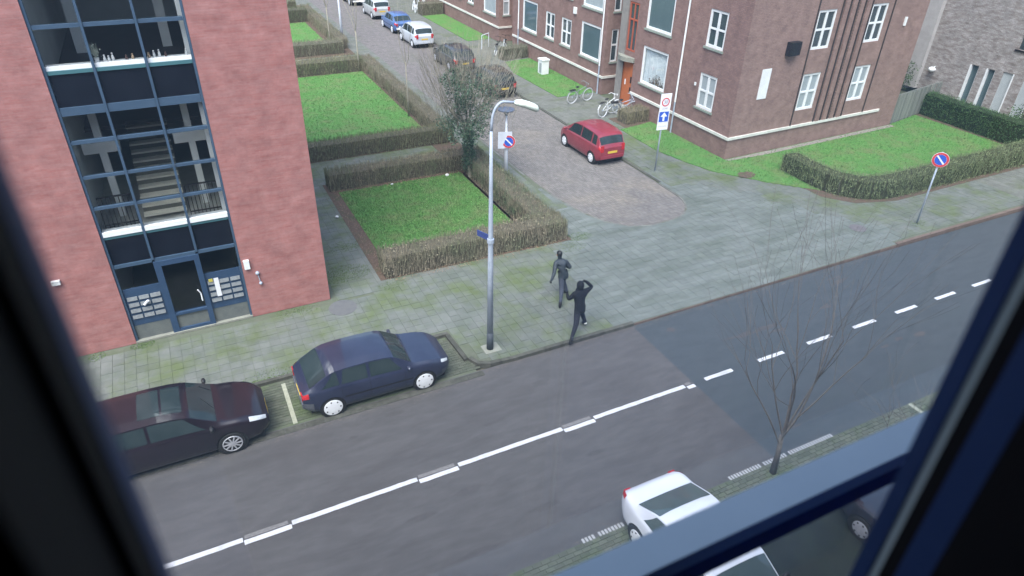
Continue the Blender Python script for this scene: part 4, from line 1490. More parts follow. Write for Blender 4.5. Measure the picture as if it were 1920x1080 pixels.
for i, (x, kd) in enumerate(orn):
    y = YB + .22
    z = 8.04
    if kd == 'plant':
        t = thing('potted_plant', 'pale spiky potted plant on the upper white window ledge of the glass stairwell', 'plant', (x, y, z))
        q = MB()
        q.tube([(0, 0, 0), (0, 0, .10)], [.045, .06], 8)
        q.build('pot', FIGW, t)
        q = MB()
        for k in range(60):
            a = random.uniform(0, 2 * PI)
            l_ = random.uniform(.08, .36)
            q.tri((.01, 0, .1), (-.01, .01, .1), (math.cos(a) * .09, math.sin(a) * .05, .1 + l_))
        for k in range(40):
            leafq(q, Vector((random.gauss(0, .05), random.gauss(0, .03), random.uniform(.1, .4))), .022)
        q.build('leaves', mat('pale_leaf', (0.42, 0.48, 0.38), (0.6, 0.6, 0.5), scale=20, island=.3), t)
    else:
        h = {'w': random.uniform(.12, .2), 'd': .11, 'b': .13}[kd]
        q = MB()
        q.tube([(0, 0, 0), (0, 0, h * .3), (0, 0, h * .62), (0, 0, h * .7)], [.03, .036, .022, .012], 8)
        q.sphere((0, 0, h * .84), .024, n=8, m=5)
        o = q.build('figurine', {'w': FIGW, 'd': mat('dark_ornament', (0.12, 0.07, 0.06), rough=.6), 'b': FIGB}[kd], smooth=True)
        o.location = (x, y, z)
        tag(o, lbl[i], 'figurine')


# ------------------------------------------------------------------ cars
def make_car(name, label, spec, loc, rz, color, group=None):
    t = thing(name, label, 'car', loc, rz, group)
    L, W = spec['L'], spec['W'] / 2
    prof = spec['prof']       # list of (x fraction from rear 0..1, z centre top)
    belt = spec['belt']       # list of (x, z belt)
    plan = spec.get('plan', [(0, .80), (.02, .88), (.06, .955), (.14, .99), (.3, 1), (.7, 1), (.86, .975), (.94, .90), (.975, .80), (1, .66)])
    bott = spec.get('bott', [(0, .34), (.06, .24), (.15, .19), (.85, .18), (.94, .22), (1, .32)])
    roofz = max(z for _, z in prof)
    tum = spec.get('tum', .74)
    wr = spec['wr']
    wx = spec['wx']           # wheel centres as fraction

    def itp(tab, x):
        return float(np.interp(x, [a for a, _ in tab], [b for _, b in tab]))

    def sm(tab, x, w=.012):
        return (itp(tab, x - w) + 2 * itp(tab, x) + itp(tab, x + w)) / 4

    def section(x):
        w = W * sm(plan, x)
        zb = itp(bott, x)
        zs = sm(belt, x)
        zc = sm(prof, x)
        zs = min(zs, zc)
        bl = max(0, min(1, (zc - zs - .06) / max(.05, roofz - zs - .06)))
        we = w * (.86 * (1 - bl) + tum * bl)
        ze = zc - (.02 + .055 * bl)
        if bl < .02:
            ze = zs + (zc - zs) * .72
        ze = max(ze, zs + .0)
        return [(w * .90, zb), (w * .975, zb + .10), (w * .998, zb + (zs - zb) * .45), (w * .995, zb + (zs - zb) * .66), (w * .97, zs - .05), (w * .935, zs),
                (we, ze), (we * .6, zc - .008 - .006 * bl), (0, zc)]

    def P(x, v, off=0.0):
        sgn = 1
        if v > 8:
            v = 16 - v
            sgn = -1
        s = section(x)
        i = min(int(v), 7)
        f = v - i
        y = s[i][0] * (1 - f) + s[i + 1][0] * f
        z = s[i][1] * (1 - f) + s[i + 1][1] * f
        p = Vector(((x - .5) * L, sgn * y, z))
        if off:
            dv = .02
            a = P(x, (v if sgn > 0 else 16 - v) - dv)
            b = P(x, (v if sgn > 0 else 16 - v) + dv)
            c = P(x - .004, v if sgn > 0 else 16 - v)
            d = P(x + .004, v if sgn > 0 else 16 - v)
            n = (d - c).cross(b - a)
            if n.length > 1e-9:
                n.normalize()
                if n.dot(Vector((0, p.y, p.z - .5))) < 0:
                    n = -n
                p = p + n * off
        return p
    xs = sorted(set([i / 84 for i in range(85)] + [.005, .015, .985, .995]))
    vs = [0, .5, 1, 1.5, 2, 2.5, 3, 3.5, 4, 4.5, 5, 5.33, 5.66, 6, 6.33, 6.66, 7, 7.5, 8, 8.5, 9, 9.33, 9.66, 10, 10.33, 10.66, 11, 11.5, 12, 12.5, 13, 13.5, 14, 14.5, 15, 15.5, 16]
    G = [[P(x, v) for v in vs] for x in xs]
    arch = wr + .055
    wcs = [((fx - .5) * L, wr + .0) for fx in wx]
    ins = {}
    for i in range(len(xs)):
        for j in range(len(vs)):
            p = G[i][j]
            for (cx, cz) in wcs:
                d = Vector((p.x - cx, p.z - cz))
                if d.length < arch and (vs[j] < 5 or vs[j] > 11) and p.z < cz + arch:
                    ins[(i, j)] = True
                    if d.length < 1e-4:
                        d = Vector((0, 1))
                    orig = d.copy()
                    if orig.y < 0:      # below the hub: push sideways out of the arch
                        p.x = cx + math.copysign(math.sqrt(max(0, arch * arch - orig.y * orig.y)), orig.x)
                    else:
                        d = d.normalized() * arch
                        p.x = cx + d.x
                        p.z = cz + d.y
    bm = MB()
    idx = {}
    for i in range(len(xs)):
        for j in range(len(vs)):
            idx[(i, j)] = len(bm.v)
            bm.v.append(tuple(G[i][j]))
    for i in range(len(xs) - 1):
        for j in range(len(vs) - 1):
            q = [(i, j), (i + 1, j), (i + 1, j + 1), (i, j + 1)]
            if all(k in ins for k in q):
                continue
            bm.f.append(tuple(idx[k] for k in q))
            bm.mi.append(0)
    for i in (0, len(xs) - 1):
        f = [idx[(i, j)] for j in range(len(vs))]
        bm.f.append(tuple(f if i else f[::-1]))
        bm.mi.append(0)
    # underside
    bo = bm.build('body', color, t, smooth=True)
    bo.data.set_sharp_from_angle(angle=math.radians(38))
    und = MB()
    und.box(-L * .46, L * .46, -W * .80, W * .80, .17, .33)
    for (cx, cz) in wcs:
        for s in (-1, 1):
            und.tube([(cx, s * (W * .55), cz), (cx, s * (W * .955), cz)], arch + .004, 20)
    und.build('underbody', RUBBER, t)

    def patch(nm, x0, x1, v0, v1, m, off=.006, nx_=8, nv=6, skew=None, parent=t):
        mb = MB()
        gi = []
        for i in range(nx_ + 1):
            row = []
            for j in range(nv + 1):
                fj = j / nv
                a0, a1 = x0, x1
                if skew:
                    a0 = x0 + skew[0] * fj
                    a1 = x1 + skew[1] * fj
                xx = a0 + (a1 - a0) * i / nx_
                vv = v0 + (v1 - v0) * fj
                row.append(len(mb.v))
                mb.v.append(tuple(P(xx, vv, off)))
            gi.append(row)
        for i in range(nx_):
            for j in range(nv):
                mb.f.append((gi[i][j], gi[i + 1][j], gi[i + 1][j + 1], gi[i][j + 1]))
                mb.mi.append(0)
        return mb.build(nm, m, parent, smooth=True)
    GL = spec.get('glass', CARGLASS)
    patch('windscreen', spec['ws'][0], spec['ws'][1], 6.08, 9.92, GL, nv=12)
    if spec.get('rw'):
        patch('rear_window', spec['rw'][0], spec['rw'][1], 6.12, 9.88, GL, nv=12)
    for (a, b, s0, s1) in spec['sw']:
        for side in (0, 1):
            if side == 0:
                patch('side_window', a, b, 5.05, 5.94, GL, skew=(s0, s1), nv=3)
            else:
                patch('side_window', a, b, 10.95, 10.06, GL, skew=(s0, s1), nv=3)
    if spec.get('sunroof'):
        a, b = spec['sunroof']
        patch('sunroof', a, b, 6.7, 9.3, CARGLASS, nv=8)
        patch('sunroof', b + .012, b + .10, 6.7, 9.3, CARGLASS, nv=8)
    for x in spec.get('seams', []):
        for vv in ((1.0, 5.0), (15.0, 11.0)):
            patch('door_seam', x, x + .0022, vv[0], vv[1], BLACK, off=.002, nx_=1, nv=10)
    for x in spec.get('handles', []):
        for vv in ((4.15, 4.35), (11.85, 11.65)):
            patch('door_handle', x, x + .035, vv[0], vv[1], spec.get('handle_mat', color), off=.02, nx_=2, nv=2)
    if spec.get('trim'):
        for vv in ((2.15, 2.4), (13.85, 13.6)):
            patch('side_trim', .26, .72, vv[0], vv[1], BLACK, off=.008, nx_=6, nv=2)
    # lights
    hl = spec.get('hl', (.93, .985, 4.3, 5.6))
    for s in (0, 1):
        v0, v1 = (hl[2], hl[3]) if s == 0 else (16 - hl[2], 16 - hl[3])
        patch('headlight', hl[0], hl[1], v0, v1, LAMPGL, off=.008, nx_=5, nv=5)
        tl = spec.get('tl', (.001, .035, 3.6, 4.9))
        v0, v1 = (tl[2], tl[3]) if s == 0 else (16 - tl[2], 16 - tl[3])
        patch('tail_light', tl[0], tl[1], v0, v1, TAILGL, off=.012, nx_=4, nv=5)
        # inward part of the tail light on the rear face
        zt = spec.get('tlz', (.62, .86))
        yy = W * .78
        q = MB()
        sg = 1 if s == 0 else -1
        y0, y1 = sorted((sg * yy, sg * (yy - .16)))
        q.box(-L / 2 - .012, -L / 2 + .02, y0, y1, zt[0], zt[1])
        q.build('tail_light', TAILGL, t)
    zp = spec.get('zp', .60)
    pl_ = MB()
    pl_.box(-L / 2 - .009, -L / 2 + .01, -.26, .26, zp - .055, zp + .055)
    pl_.build('licence_plate', PLATE, t)
    zp2 = .45
    pl_ = MB()
    pl_.box(L / 2 - .01, L / 2 + .016, -.26, .26, zp2 - .055, zp2 + .055)
    pl_.build('licence_plate', PLATE, t)
    q = MB()
    q.box(-L / 2 - .03, -L / 2 + .1, -W * .76, W * .76, .36, .50)
    q.build('rear_bumper', spec.get('bump', color), t)
    if spec.get('bump'):
        for vv in ((.6, 2.3), (15.4, 13.7)):
            patch('bumper_corner', .93, .995, vv[0], vv[1], spec['bump'], off=.012)
            patch('bumper_corner', .003, .06, vv[0], vv[1], spec['bump'], off=.012)
    # mirrors
    mx = spec['ws'][0] - .02 if spec['ws'][0] > spec['ws'][1] else spec['ws'][0]
    for s in (-1, 1):
        q = MB()
        p = P(mx, 5.1)
        cx = p.x - .05
        q.sphere((cx, s * (W + .07), p.z + .06), .055, .10, .07, 10, 6)
        q.tube([(cx, s * (W * .9), p.z + .03), (cx, s * (W + .05), p.z + .05)], .02, 5)
        q.build('door_mirror', spec.get('mirror', color), t, smooth=True)
    # wheels
    for (cx, cz) in wcs:
        for s in (-1, 1):
            q = MB()
            yo = s * (W - .015)
            yi = s * (W - .20)
            ym = s * (W - .045)
            q.tube([(cx, yi, cz), (cx, ym, cz), (cx, yo, cz), (cx, yo + s * .002, cz)], [wr, wr, wr - .018, wr * .62], 26)
            w = q.build('wheel', RUBBER, t, smooth=False)
            h = MB()
            r0 = wr * spec.get('capr', .70)
            if spec.get('spokes'):
                h.torus((cx, yo + s * .004, cz), (0, 1, 0), r0, .016, 24, 5)
                h.tube([(cx, yo - s * .01, cz), (cx, yo + s * .012, cz)], .055, 10)
                for k in range(spec['spokes']):
                    a = 2 * PI * k / spec['spokes']
                    h.tube([(cx, yo + s * .006, cz), (cx + r0 * math.cos(a), yo + s * .006, cz + r0 * math.sin(a))], [.028, .018], 4)
                h.build('wheel_rim', spec.get('rim', ALLOY), w, smooth=False)
            else:
                h.tube([(cx, yo - s * .01, cz), (cx, yo + s * .010, cz), (cx, yo + s * .022, cz)], [r0 * 1.06, r0 * 1.02, r0 * .5], 22)
                h.build('hub_cap', spec.get('rim', HUB), w)
                h = MB()
                for k in range(7):
                    a = 2 * PI * k / 7
                    h.box(cx + r0 * .8 * math.cos(a) - .018, cx + r0 * .8 * math.cos(a) + .018, min(yo, yo + s * .022), max(yo, yo + s * .022), cz + r0 * .8 * math.sin(a) - .018, cz + r0 * .8 * math.sin(a) + .018)
                h.build('hub_cap_holes', RUBBER, w)
    if spec.get('wiper'):
        q = MB()
        a = P(spec['ws'][0] - .002, 7.0, .012)
        b_ = P((spec['ws'][0] + spec['ws'][1]) / 2, 6.6, .014)
        q.tube([a, b_], .008, 4)
        a = P(spec['ws'][0] - .002, 8.6, .012)
        b_ = P((spec['ws'][0] + spec['ws'][1]) / 2, 7.9, .014)
        q.tube([a, b_], .008, 4)
        q.build('wiper', BLACK, t)
    if spec.get('rails'):
        for s in (-1, 1):
            q = MB()
            pts = [P(x, 6.25 if s > 0 else 9.75, .03) for x in np.linspace(spec['rails'][0], spec['rails'][1], 8)]
            q.tube(pts, .014, 5)
            q.build('roof_rail', GALV, t)
    return t


CARGLASS = mat('car_glass', (0.018, 0.028, 0.030), (0.03, 0.042, 0.045), scale=1.2, rough=.07, spec=.35)
CARGLASS_L = mat('car_glass_pale', (0.05, 0.075, 0.075), (0.075, 0.10, 0.10), scale=1.2, rough=.08, spec=.7)
LAMPGL = mat('headlight_lens', (0.45, 0.47, 0.5), (0.6, 0.62, 0.65), scale=8, rough=.12, spec=.6)
TAILGL = mat('tail_lens', (0.45, 0.02, 0.03), (0.35, 0.015, 0.02), scale=8, rough=.2, spec=.6)
PLATE = mat('yellow_plate', (0.62, 0.42, 0.06), (0.55, 0.38, 0.06), scale=20, rough=.4)
ALLOY = mat('alloy_rim', (0.38, 0.38, 0.40), (0.30, 0.30, 0.33), scale=10, rough=.35, spec=.5)
HUB = mat('silver_hub', (0.68, 0.69, 0.72), (0.74, 0.75, 0.78), scale=10, rough=.4)


def paint(nm, c, c2=None, rough=.28, coat=.7):
    return mat(nm, c, c2 or tuple(v * 1.25 for v in c), scale=1.5, rough=rough, spec=.5, coat=coat)


HATCH = dict(L=4.05, W=1.68, wr=.29, wx=(.175, .80), tum=.77,
             prof=[(0, .80), (.012, .86), (.03, .93), (.05, .98), (.17, 1.30), (.21, 1.37), (.30, 1.405), (.45, 1.41), (.55, 1.385), (.60, 1.34), (.72, 1.0), (.745, .955), (.85, .90), (.93, .83), (.975, .74), (1, .66)],
             belt=[(0, .80), (.05, .90), (.2, .93), (.5, .90), (.74, .87), (.85, .82), (.95, .72), (1, .62)],
             ws=(.722, .608), rw=(.052, .165),
             sw=[(.12, .235, .085, -.01), (.25, .42, .02, 0), (.44, .655, .0, -.075)], seams=[.245, .43, .665], handles=[.27, .455], tl=(.002, .04, 3.4, 4.9), tlz=(.62, .82), zp=.47, capr=.82,
             handle_mat=None, trim=True, wiper=True)
blue_paint = paint('navy_car_paint', (0.010, 0.014, 0.036), (0.016, 0.021, 0.048), rough=.45, coat=.8)
HATCH['handle_mat'] = blue_paint
HATCH['bump'] = mat('grey_bumper', (0.07, 0.075, 0.09), (0.09, 0.095, 0.11), scale=5, rough=.6)
make_car('parked_car', 'faded dark blue older hatchback with white hubcaps parked in the bay near the street lamp', HATCH, (3.22, 14.62, -.09), 0, blue_paint)

EST = dict(L=4.6, W=1.80, wr=.315, wx=(.19, .795), tum=.76, spokes=10,
           prof=[(0, .80), (.01, .9), (.03, 1.0), (.10, 1.36), (.14, 1.43), (.30, 1.475), (.48, 1.47), (.56, 1.44), (.62, 1.38), (.745, 1.04), (.78, .98), (.86, .93), (.93, .84), (.975, .73), (1, .62)],
           belt=[(0, .80), (.03, .95), (.2, .99), (.5, .96), (.74, .92), (.85, .87), (.95, .74), (1, .6)],
           ws=(.748, .632), rw=(.032, .09),
           sw=[(.07, .20, .04, -.01), (.225, .42, .015, 0), (.435, .69, 0, -.09)], seams=[.21, .43, .68], handles=[.26, .47], sunroof=(.38, .47), hl=(.90, .985, 4.4, 6.0), wiper=True, mirror=BLACK)
EST['sunroof'] = (.40, .50)
EST['rim'] = ALLOY
blk = paint('dark_aubergine_paint', (0.008, 0.0055, 0.009), (0.013, 0.008, 0.013), rough=.3, coat=.45)
EST['handle_mat'] = blk
make_car('parked_car', 'black aubergine estate car with glass roof, cut off by the left window frame', EST, (-1.98, 14.42, -.09), 0, blk)

MPV = dict(L=3.85, W=1.70, wr=.29, wx=(.155, .81), tum=.80,
           prof=[(0, .86), (.01, .95), (.025, 1.05), (.075, 1.42), (.10, 1.50), (.2, 1.56), (.4, 1.585), (.55, 1.56), (.62, 1.50), (.80, 1.06), (.83, 1.0), (.9, .92), (.955, .80), (1, .66)],
           belt=[(0, .86), (.025, .98), (.2, 1.0), (.5, .97), (.78, .93), (.88, .86), (.96, .72), (1, .6)],
           ws=(.80, .645), rw=(.026, .072),
           sw=[(.08, .17, .015, -.005), (.19, .42, .01, 0), (.44, .76, 0, -.12)], seams=[.18, .43, .73], handles=[.22, .47], tl=(.001, .03, 3.6, 5.3), tlz=(.70, 1.02), zp=.66)
redp = paint('red_car_paint', (0.19, 0.022, 0.035), (0.23, 0.03, 0.045), rough=.3, coat=.6)
MPV['handle_mat'] = redp
rear_up = dict(MPV)
make_car('parked_car', 'red compact five door car parked at the right kerb of the brick side street', rear_up, (18.12, 27.20, -.03), PI / 2, redp)

SILV = dict(MPV)
silp = paint('silver_car_paint', (0.42, 0.45, 0.50), (0.48, 0.51, 0.56), rough=.3, coat=.5)
SILV['handle_mat'] = silp
SILV['L'] = 3.9
make_car('parked_car', 'silver hatchback parked between the slate grey car and the blue car', SILV, (17.75, 52.1, -.03), PI / 2, silp)
BL2 = dict(HATCH)
b2 = paint('mid_blue_car_paint', (0.05, 0.10, 0.24), (0.07, 0.14, 0.32), rough=.3)
BL2['handle_mat'] = b2
BL2['bump'] = None
make_car('parked_car', 'blue hatchback parked just beyond the silver car up the side street', BL2, (17.85, 57.3, -.03), PI / 2, b2)
G3 = dict(MPV)
g3 = paint('pale_grey_car_paint', (0.34, 0.35, 0.36), (0.4, 0.41, 0.42), rough=.3)
G3['handle_mat'] = g3
make_car('parked_car', 'pale grey car with red tail lights and yellow plate beyond the blue car', G3, (17.9, 63.2, -.03), PI / 2, g3)
K4 = dict(HATCH)
K4['bump'] = None
k4 = paint('dark_grey_car_paint', (0.03, 0.033, 0.038), rough=.25)
K4['handle_mat'] = k4
make_car('parked_car', 'dark car farthest up the side street at the top edge of the picture', K4, (17.7, 70.0, -.03), PI / 2, k4)
K5 = dict(EST)
K5['L'] = 4.3
k5 = paint('black_car_paint', (0.010, 0.011, 0.014), rough=.2)
K5['handle_mat'] = k5
K5['spokes'] = 0
K5['prof'] = EST['prof']
K5['zp'] = .6
make_car('parked_car', 'black hatchback with red tail lights and yellow plate just behind the street lamp head', K5, (17.95, 38.8, -.03), PI / 2, k5)
K6 = dict(K5)
k6 = paint('slate_car_paint', (0.018, 0.021, 0.028), rough=.3)
K6['handle_mat'] = k6
make_car('parked_car', 'slate grey car half hidden behind the bare crown of the ivy tree', K6, (17.95, 45.0, -.03), PI / 2, k6)
SED = dict(L=4.45, W=1.74, wr=.305, wx=(.19, .80), tum=.78,
           prof=[(0, .84), (.01, .90), (.025, .955), (.05, .985), (.115, 1.01), (.25, 1.34), (.30, 1.40), (.42, 1.43), (.55, 1.41), (.60, 1.37), (.735, 1.0), (.76, .95), (.87, .90), (.95, .80), (1, .62)],
           belt=[(0, .84), (.03, .93), (.2, .95), (.5, .92), (.74, .88), (.86, .83), (.95, .72), (1, .6)],
           ws=(.735, .61), rw=(.122, .262),
           sw=[(.20, .36, .055, 0), (.375, .655, 0, -.08)], seams=[.365, .67], handles=[.39], tl=(.001, .045, 3.8, 5.2), tlz=(.70, .88), mirror=BLACK, zp=.6)
whp = paint('white_car_paint', (0.66, 0.68, 0.76), (0.72, 0.74, 0.80), rough=.25)
SED['handle_mat'] = whp
SED['glass'] = CARGLASS_L
make_car('parked_car', 'white saloon car seen from above partly hidden by the blue window rail', SED, (7.58, 5.62, -.06), -PI / 2, whp)
K7 = dict(HATCH)
K7['bump'] = None
k7 = paint('near_black_car_paint', (0.016, 0.017, 0.028), rough=.2)
K7['handle_mat'] = k7
K7['rim'] = ALLOY
K7['capr'] = .66
make_car('parked_car', 'dark car glimpsed in shade under the blue window rail at the lower right', K7, (12.15, 3.9, -.06), PI / 2, k7)


# ------------------------------------------------------------------ street lamp, signs
lamp = thing('street_lamp', 'tall galvanised street lamp with curved arm and white lantern standing on the corner pavement', 'street lamp', (6.78, 14.6, 0))
q = MB()
q.tube([(0, 0, .62), (0, 0, 3.0), (0, 0, 5.3), (0, 0, 6.75)], [.093, .076, .052, .037], 14)
q.build('pole', GALV, lamp, smooth=True)
q = MB()
q.tube([(0, 0, -.02), (0, 0, .62)], [.105, .10], 14)
q.build('pole_foot', mat('dark_lamp_foot', (0.055, 0.065, 0.08), rough=.7), lamp, smooth=True)
q = MB()
pts = []
for i in range(9):
    a = PI / 2 * i / 8
    pts.append((.30 - .30 * math.cos(a) + .02, 0, 6.98 + .46 * math.sin(a)))
q.tube([(0, 0, 6.72), (.01, 0, 6.95)] + pts[1:] + [(.66, 0, 7.38)], [.037, .035] + [.032] * 8 + [.03], 10)
q.build('arm', GALV, lamp, smooth=True)
lan = MB()
hs = [(.60, .045, 7.40, 7.35), (.68, .12, 7.44, 7.30), (.84, .145, 7.43, 7.24), (1.04, .145, 7.36, 7.15), (1.19, .135, 7.29, 7.08), (1.25, .12, 7.25, 7.08)]
ring = []
for (x, w, zt, zb) in hs:
    row = []
    for k in range(10):
        a = 2 * PI * k / 10
        zc, zr = (zt + zb) / 2, (zt - zb) / 2
        row.append(len(lan.v))
        lan.v.append((x, w * math.cos(a), zc + zr * math.sin(a)))
    ring.append(row)
for i in range(len(hs) - 1):
    for k in range(10):
        lan.f.append((ring[i][k], ring[i][(k + 1) % 10], ring[i + 1][(k + 1) % 10], ring[i + 1][k]))
        lan.mi.append(0)
lan.f.append(tuple(ring[0]))
lan.f.append(tuple(ring[-1]))
lan.mi += [0, 0]
lan.build('lantern', mat('lantern_white', (0.70, 0.74, 0.68), (0.60, 0.66, 0.56), scale=9, rough=.4), lamp, smooth=True)
q = MB()
q.box(-.22, .30, -.22, .22, -.02, .012)
q.build('concrete_base', mat('pale_concrete', (0.26, 0.26, 0.23), (0.21, 0.22, 0.18), scale=6, rough=.9), lamp)
q = MB()
q.tube([(0, 0, 3.62), (0, 0, 3.74)], .098, 12)
q.build('bracket', GALV, lamp)
# street name plate (seen almost edge on)
sn = MB()
an = math.radians(112)
dx, dy = math.cos(an), math.sin(an)
a = Vector((6.78, 14.6, 0)) + Vector((dx, dy, 0)) * .10
b_ = a + Vector((dx, dy, 0)) * .40
nn = Vector((-dy, dx, 0)) * .012
sn.hexa([tuple(a - nn + Vector((0, 0, 3.66))), tuple(b_ - nn + Vector((0, 0, 3.66))), tuple(b_ + nn + Vector((0, 0, 3.66))), tuple(a + nn + Vector((0, 0, 3.66))),
         tuple(a - nn + Vector((0, 0, 3.83))), tuple(b_ - nn + Vector((0, 0, 3.83))), tuple(b_ + nn + Vector((0, 0, 3.83))), tuple(a + nn + Vector((0, 0, 3.83)))])
tag(sn.build('street_name_sign', mat('street_sign_blue', (0.03, 0.05, 0.17), (0.04, 0.06, 0.2), rough=.4)), 'blue street name plate seen edge on, fixed to the tall street lamp', 'sign')


def disc(mb, c, n, r, r0=0.0, seg=28, off=0.0, k=0, up=Vector((0, 0, 1)), thick=.004):
    n = Vector(n).normalized()
    u = n.cross(up).normalized()
    v = u.cross(n)
    c = Vector(c) + n * off
    base = len(mb.v)
    for i in range(seg):
        t = 2 * PI * i / seg
        d = u * math.cos(t) + v * math.sin(t)
        mb.v.append(tuple(c + d * r))
        mb.v.append(tuple(c + d * r0))
    for i in range(seg):
        j = (i + 1) % seg
        mb.f.append((base + 2 * i, base + 2 * j, base + 2 * j + 1, base + 2 * i + 1))
        mb.mi.append(k)


def no_parking(c, n, r, parent):
    n = Vector(n).normalized()
    q = MB()
    q.tube([Vector(c) - n * .012, Vector(c)], r, 28)
    f = q.build('sign_disc', SIGNW, parent)
    for nm, r1, r0, mm, of in (('red_ring', r * .97, r * .70, REDP, .004), ('blue_field', r * .68, 0.0, BLUEP, .004)):
        q = MB()
        disc(q, c, n, r1, r0, off=of)
        q.build(nm, mm, f)
    u = n.cross(Vector((0, 0, 1))).normalized()
    v = u.cross(n)
    d = (u + v).normalized()
    e = (u - v).normalized()
    q = MB()
    p = Vector(c) + n * .009
    w = r * .095
    q.quad(tuple(p - d * r * .72 - e * w), tuple(p + d * r * .72 - e * w), tuple(p + d * r * .72 + e * w), tuple(p - d * r * .72 + e * w))
    q.build('white_slash', SIGNW, f)


CAMD = Vector((-.55, -.80, 0))
s2 = thing('no_parking_sign', 'round no parking sign on a grey pole beside the curved clipped hedge', 'traffic sign', (26.35, 14.9, 0), wc=True)
q = MB()
q.tube([(26.35, 14.9, 0), (26.30, 14.92, 3.1)], .035, 8)
q.build('pole', GALV, s2, smooth=True)
def n_par_flip(v):
    return v
nn_ = Vector((-.82, -.55, .02))
no_parking(Vector((26.26, 14.87, 2.80)), nn_, .30, s2)
# zone / one-way sign
s1 = thing('one_way_sign', 'white zone sign with red circle above a blue one way arrow', 'traffic sign', (19.62, 23.8, 0), wc=True)
q = MB()
q.tube([(19.62, 23.8, 0), (19.62, 23.8, 3.6)], .033, 8)
q.build('pole', GALV, s1, smooth=True)
FZ = FR(19.62, 23.75, 1, -.12, -.12, -1)
MB().fbox(FZ, -.27, .27, 2.92, 3.68, 0, .02).build('zone_panel', SIGNW, s1)
q = MB()
def FZn(u, z, o):
    return Vector(FZ(u, z, o))
nz = (FZn(0, 0, 1) - FZn(0, 0, 0))
disc(q, FZn(0, 3.30, .0), nz, .20, .145, off=.024)
q.build('red_ring', REDP, s1)


def text(body, F, u, z, size, m, parent, name, o=.025):
    cu = bpy.data.curves.new(name, 'FONT')
    cu.body = body
    cu.size = size
    cu.align_x = 'CENTER'
    cu.align_y = 'CENTER'
    tmp = bpy.data.objects.new(name, cu)
    C.objects.link(tmp)
    dg = bpy.context.evaluated_depsgraph_get()
    me = bpy.data.meshes.new_from_object(tmp.evaluated_get(dg))
    bpy.data.objects.remove(tmp)
    for vtx in me.vertices:
        p = Vector(F(u + vtx.co.x, z + vtx.co.y, o))
        vtx.co = p - parent.location
    me.materials.clear()
    me.materials.append(m)
    ob = bpy.data.objects.new(name, me)
    C.objects.link(ob)
    ob.parent = parent
    return ob


text('30', FZ, 0, 3.30, .20, INK, s1, 'numeral')
text('ZONE', FZ, 0, 3.01, .10, INK, s1, 'lettering')
MB().fbox(FZ, -.28, .28, 2.36, 2.905, 0, .018).build('one_way_panel', SIGNW, s1)
MB().fbox(FZ, -.24, .24, 2.40, 2.865, .019, .022).build('blue_field', BLUEP, s1)
q = MB()
o_ = .026
q.quad(FZ(-.05, 2.44, o_), FZ(.05, 2.44, o_), FZ(.05, 2.66, o_), FZ(-.05, 2.66, o_))
q.tri(FZ(-.17, 2.64, o_), FZ(.17, 2.64, o_), FZ(0, 2.84, o_))
q.build('white_arrow', SIGNW, s1)
MB().fbox(FZ, -.28, .28, 2.02, 2.35, 0, .018).build('lower_panel', SIGNW, s1)
q = MB()
for k in range(9):
    q.fbox(FZ, -.20 + k * .045, -.178 + k * .045, 2.15 + .01 * (k % 2), 2.22, .019, .021)
q.build('small_print', mat('faded_print', (0.45, 0.45, 0.5), rough=.6), s1)
# post-top lamp with no parking sign
s3 = thing('post_top_lamp', 'short white post top lamp with grey disc cap at the side street kerb', 'street lamp', (12.62, 25.6, 0))
q = MB()
q.tube([(0, 0, 0), (0, 0, 1.6), (-.02, 0, 3.0)], [.105, .075, .04], 10)
q.build('post', POLEW, s3, smooth=True)
q = MB()
q.tube([(-.02, 0, 3.0), (-.03, 0, 3.22)], [.05, .13], 12)
q.build('clear_shade', glass_mat('lamp_glass', (0.9, 0.93, 0.95)), s3)
q = MB()
q.tube([(-.03, 0, 3.25), (-.03, 0, 3.29), (-.03, 0, 3.33)], [.36, .37, .10], 22)
q.build('disc_cap', mat('blue_grey_cap', (0.09, 0.11, 0.16), (0.11, 0.13, 0.18), rough=.5), s3, smooth=False)
sg = thing('no_parking_sign', 'round no parking sign with white back plate mounted on the short post top lamp', 'traffic sign', (12.6, 25.4, 1.8), wc=True)
no_parking(Vector((12.65, 25.42, 1.88)), Vector((-.35, -.93, .03)), .29, sg)
FP = FR(12.5, 25.49, 1, -.3, -.28, -.95)
MB().fbox(FP, -.31, .31, 1.58, 2.33, 0, .015).build('back_plate', POLEW, sg)
s5 = thing('lamp_post', 'far white tapered lamp post in the hedge gap at the top of the picture', 'street lamp', (12.7, 55.0, 0))
q = MB()
q.tube([(0, 0, 0), (0, 0, 2), (0, 0, 4.2)], [.12, .085, .05], 10)
q.build('post', POLEW, s5, smooth=True)
q = MB()
q.tube([(0, 0, 4.3), (0, 0, 4.36)], [.38, .30], 20)
q.build('disc_cap', MATS['blue_grey_cap'], s5)
# white meter box on grass
mbx = thing('meter_box', 'white utility cabinet standing on the grass strip at the brick wall', 'utility box', (22.7, 40.6, 0))
MB().box(-.25, .25, -.30, .30, 0, .92).build('cabinet', WHITE, mbx)
MB().box(-.29, .29, -.34, .34, .92, 1.0).build('lid', WHITE, mbx)
MB().box(-.262, -.252, -.2, .12, .1, .75).build('door', mat('grey_door', (0.3, 0.32, 0.33), rough=.5), mbx)
gb = MB()
for x in (0, 1.0):
    gb.tube([(x, 0, 0), (x, 0, 1.0)], .03, 6)
gb.tube([(0, 0, 1.0), (1.0, 0, 1.0)], .03, 6)
o = gb.build('bicycle_stand', POLEW)
o.location = (21.6, 48.3, 0)
o.rotation_euler = (0, 0, .6)
tag(o, 'white tubular hoop bicycle stand on the far pavement at the brick building', 'bike stand')


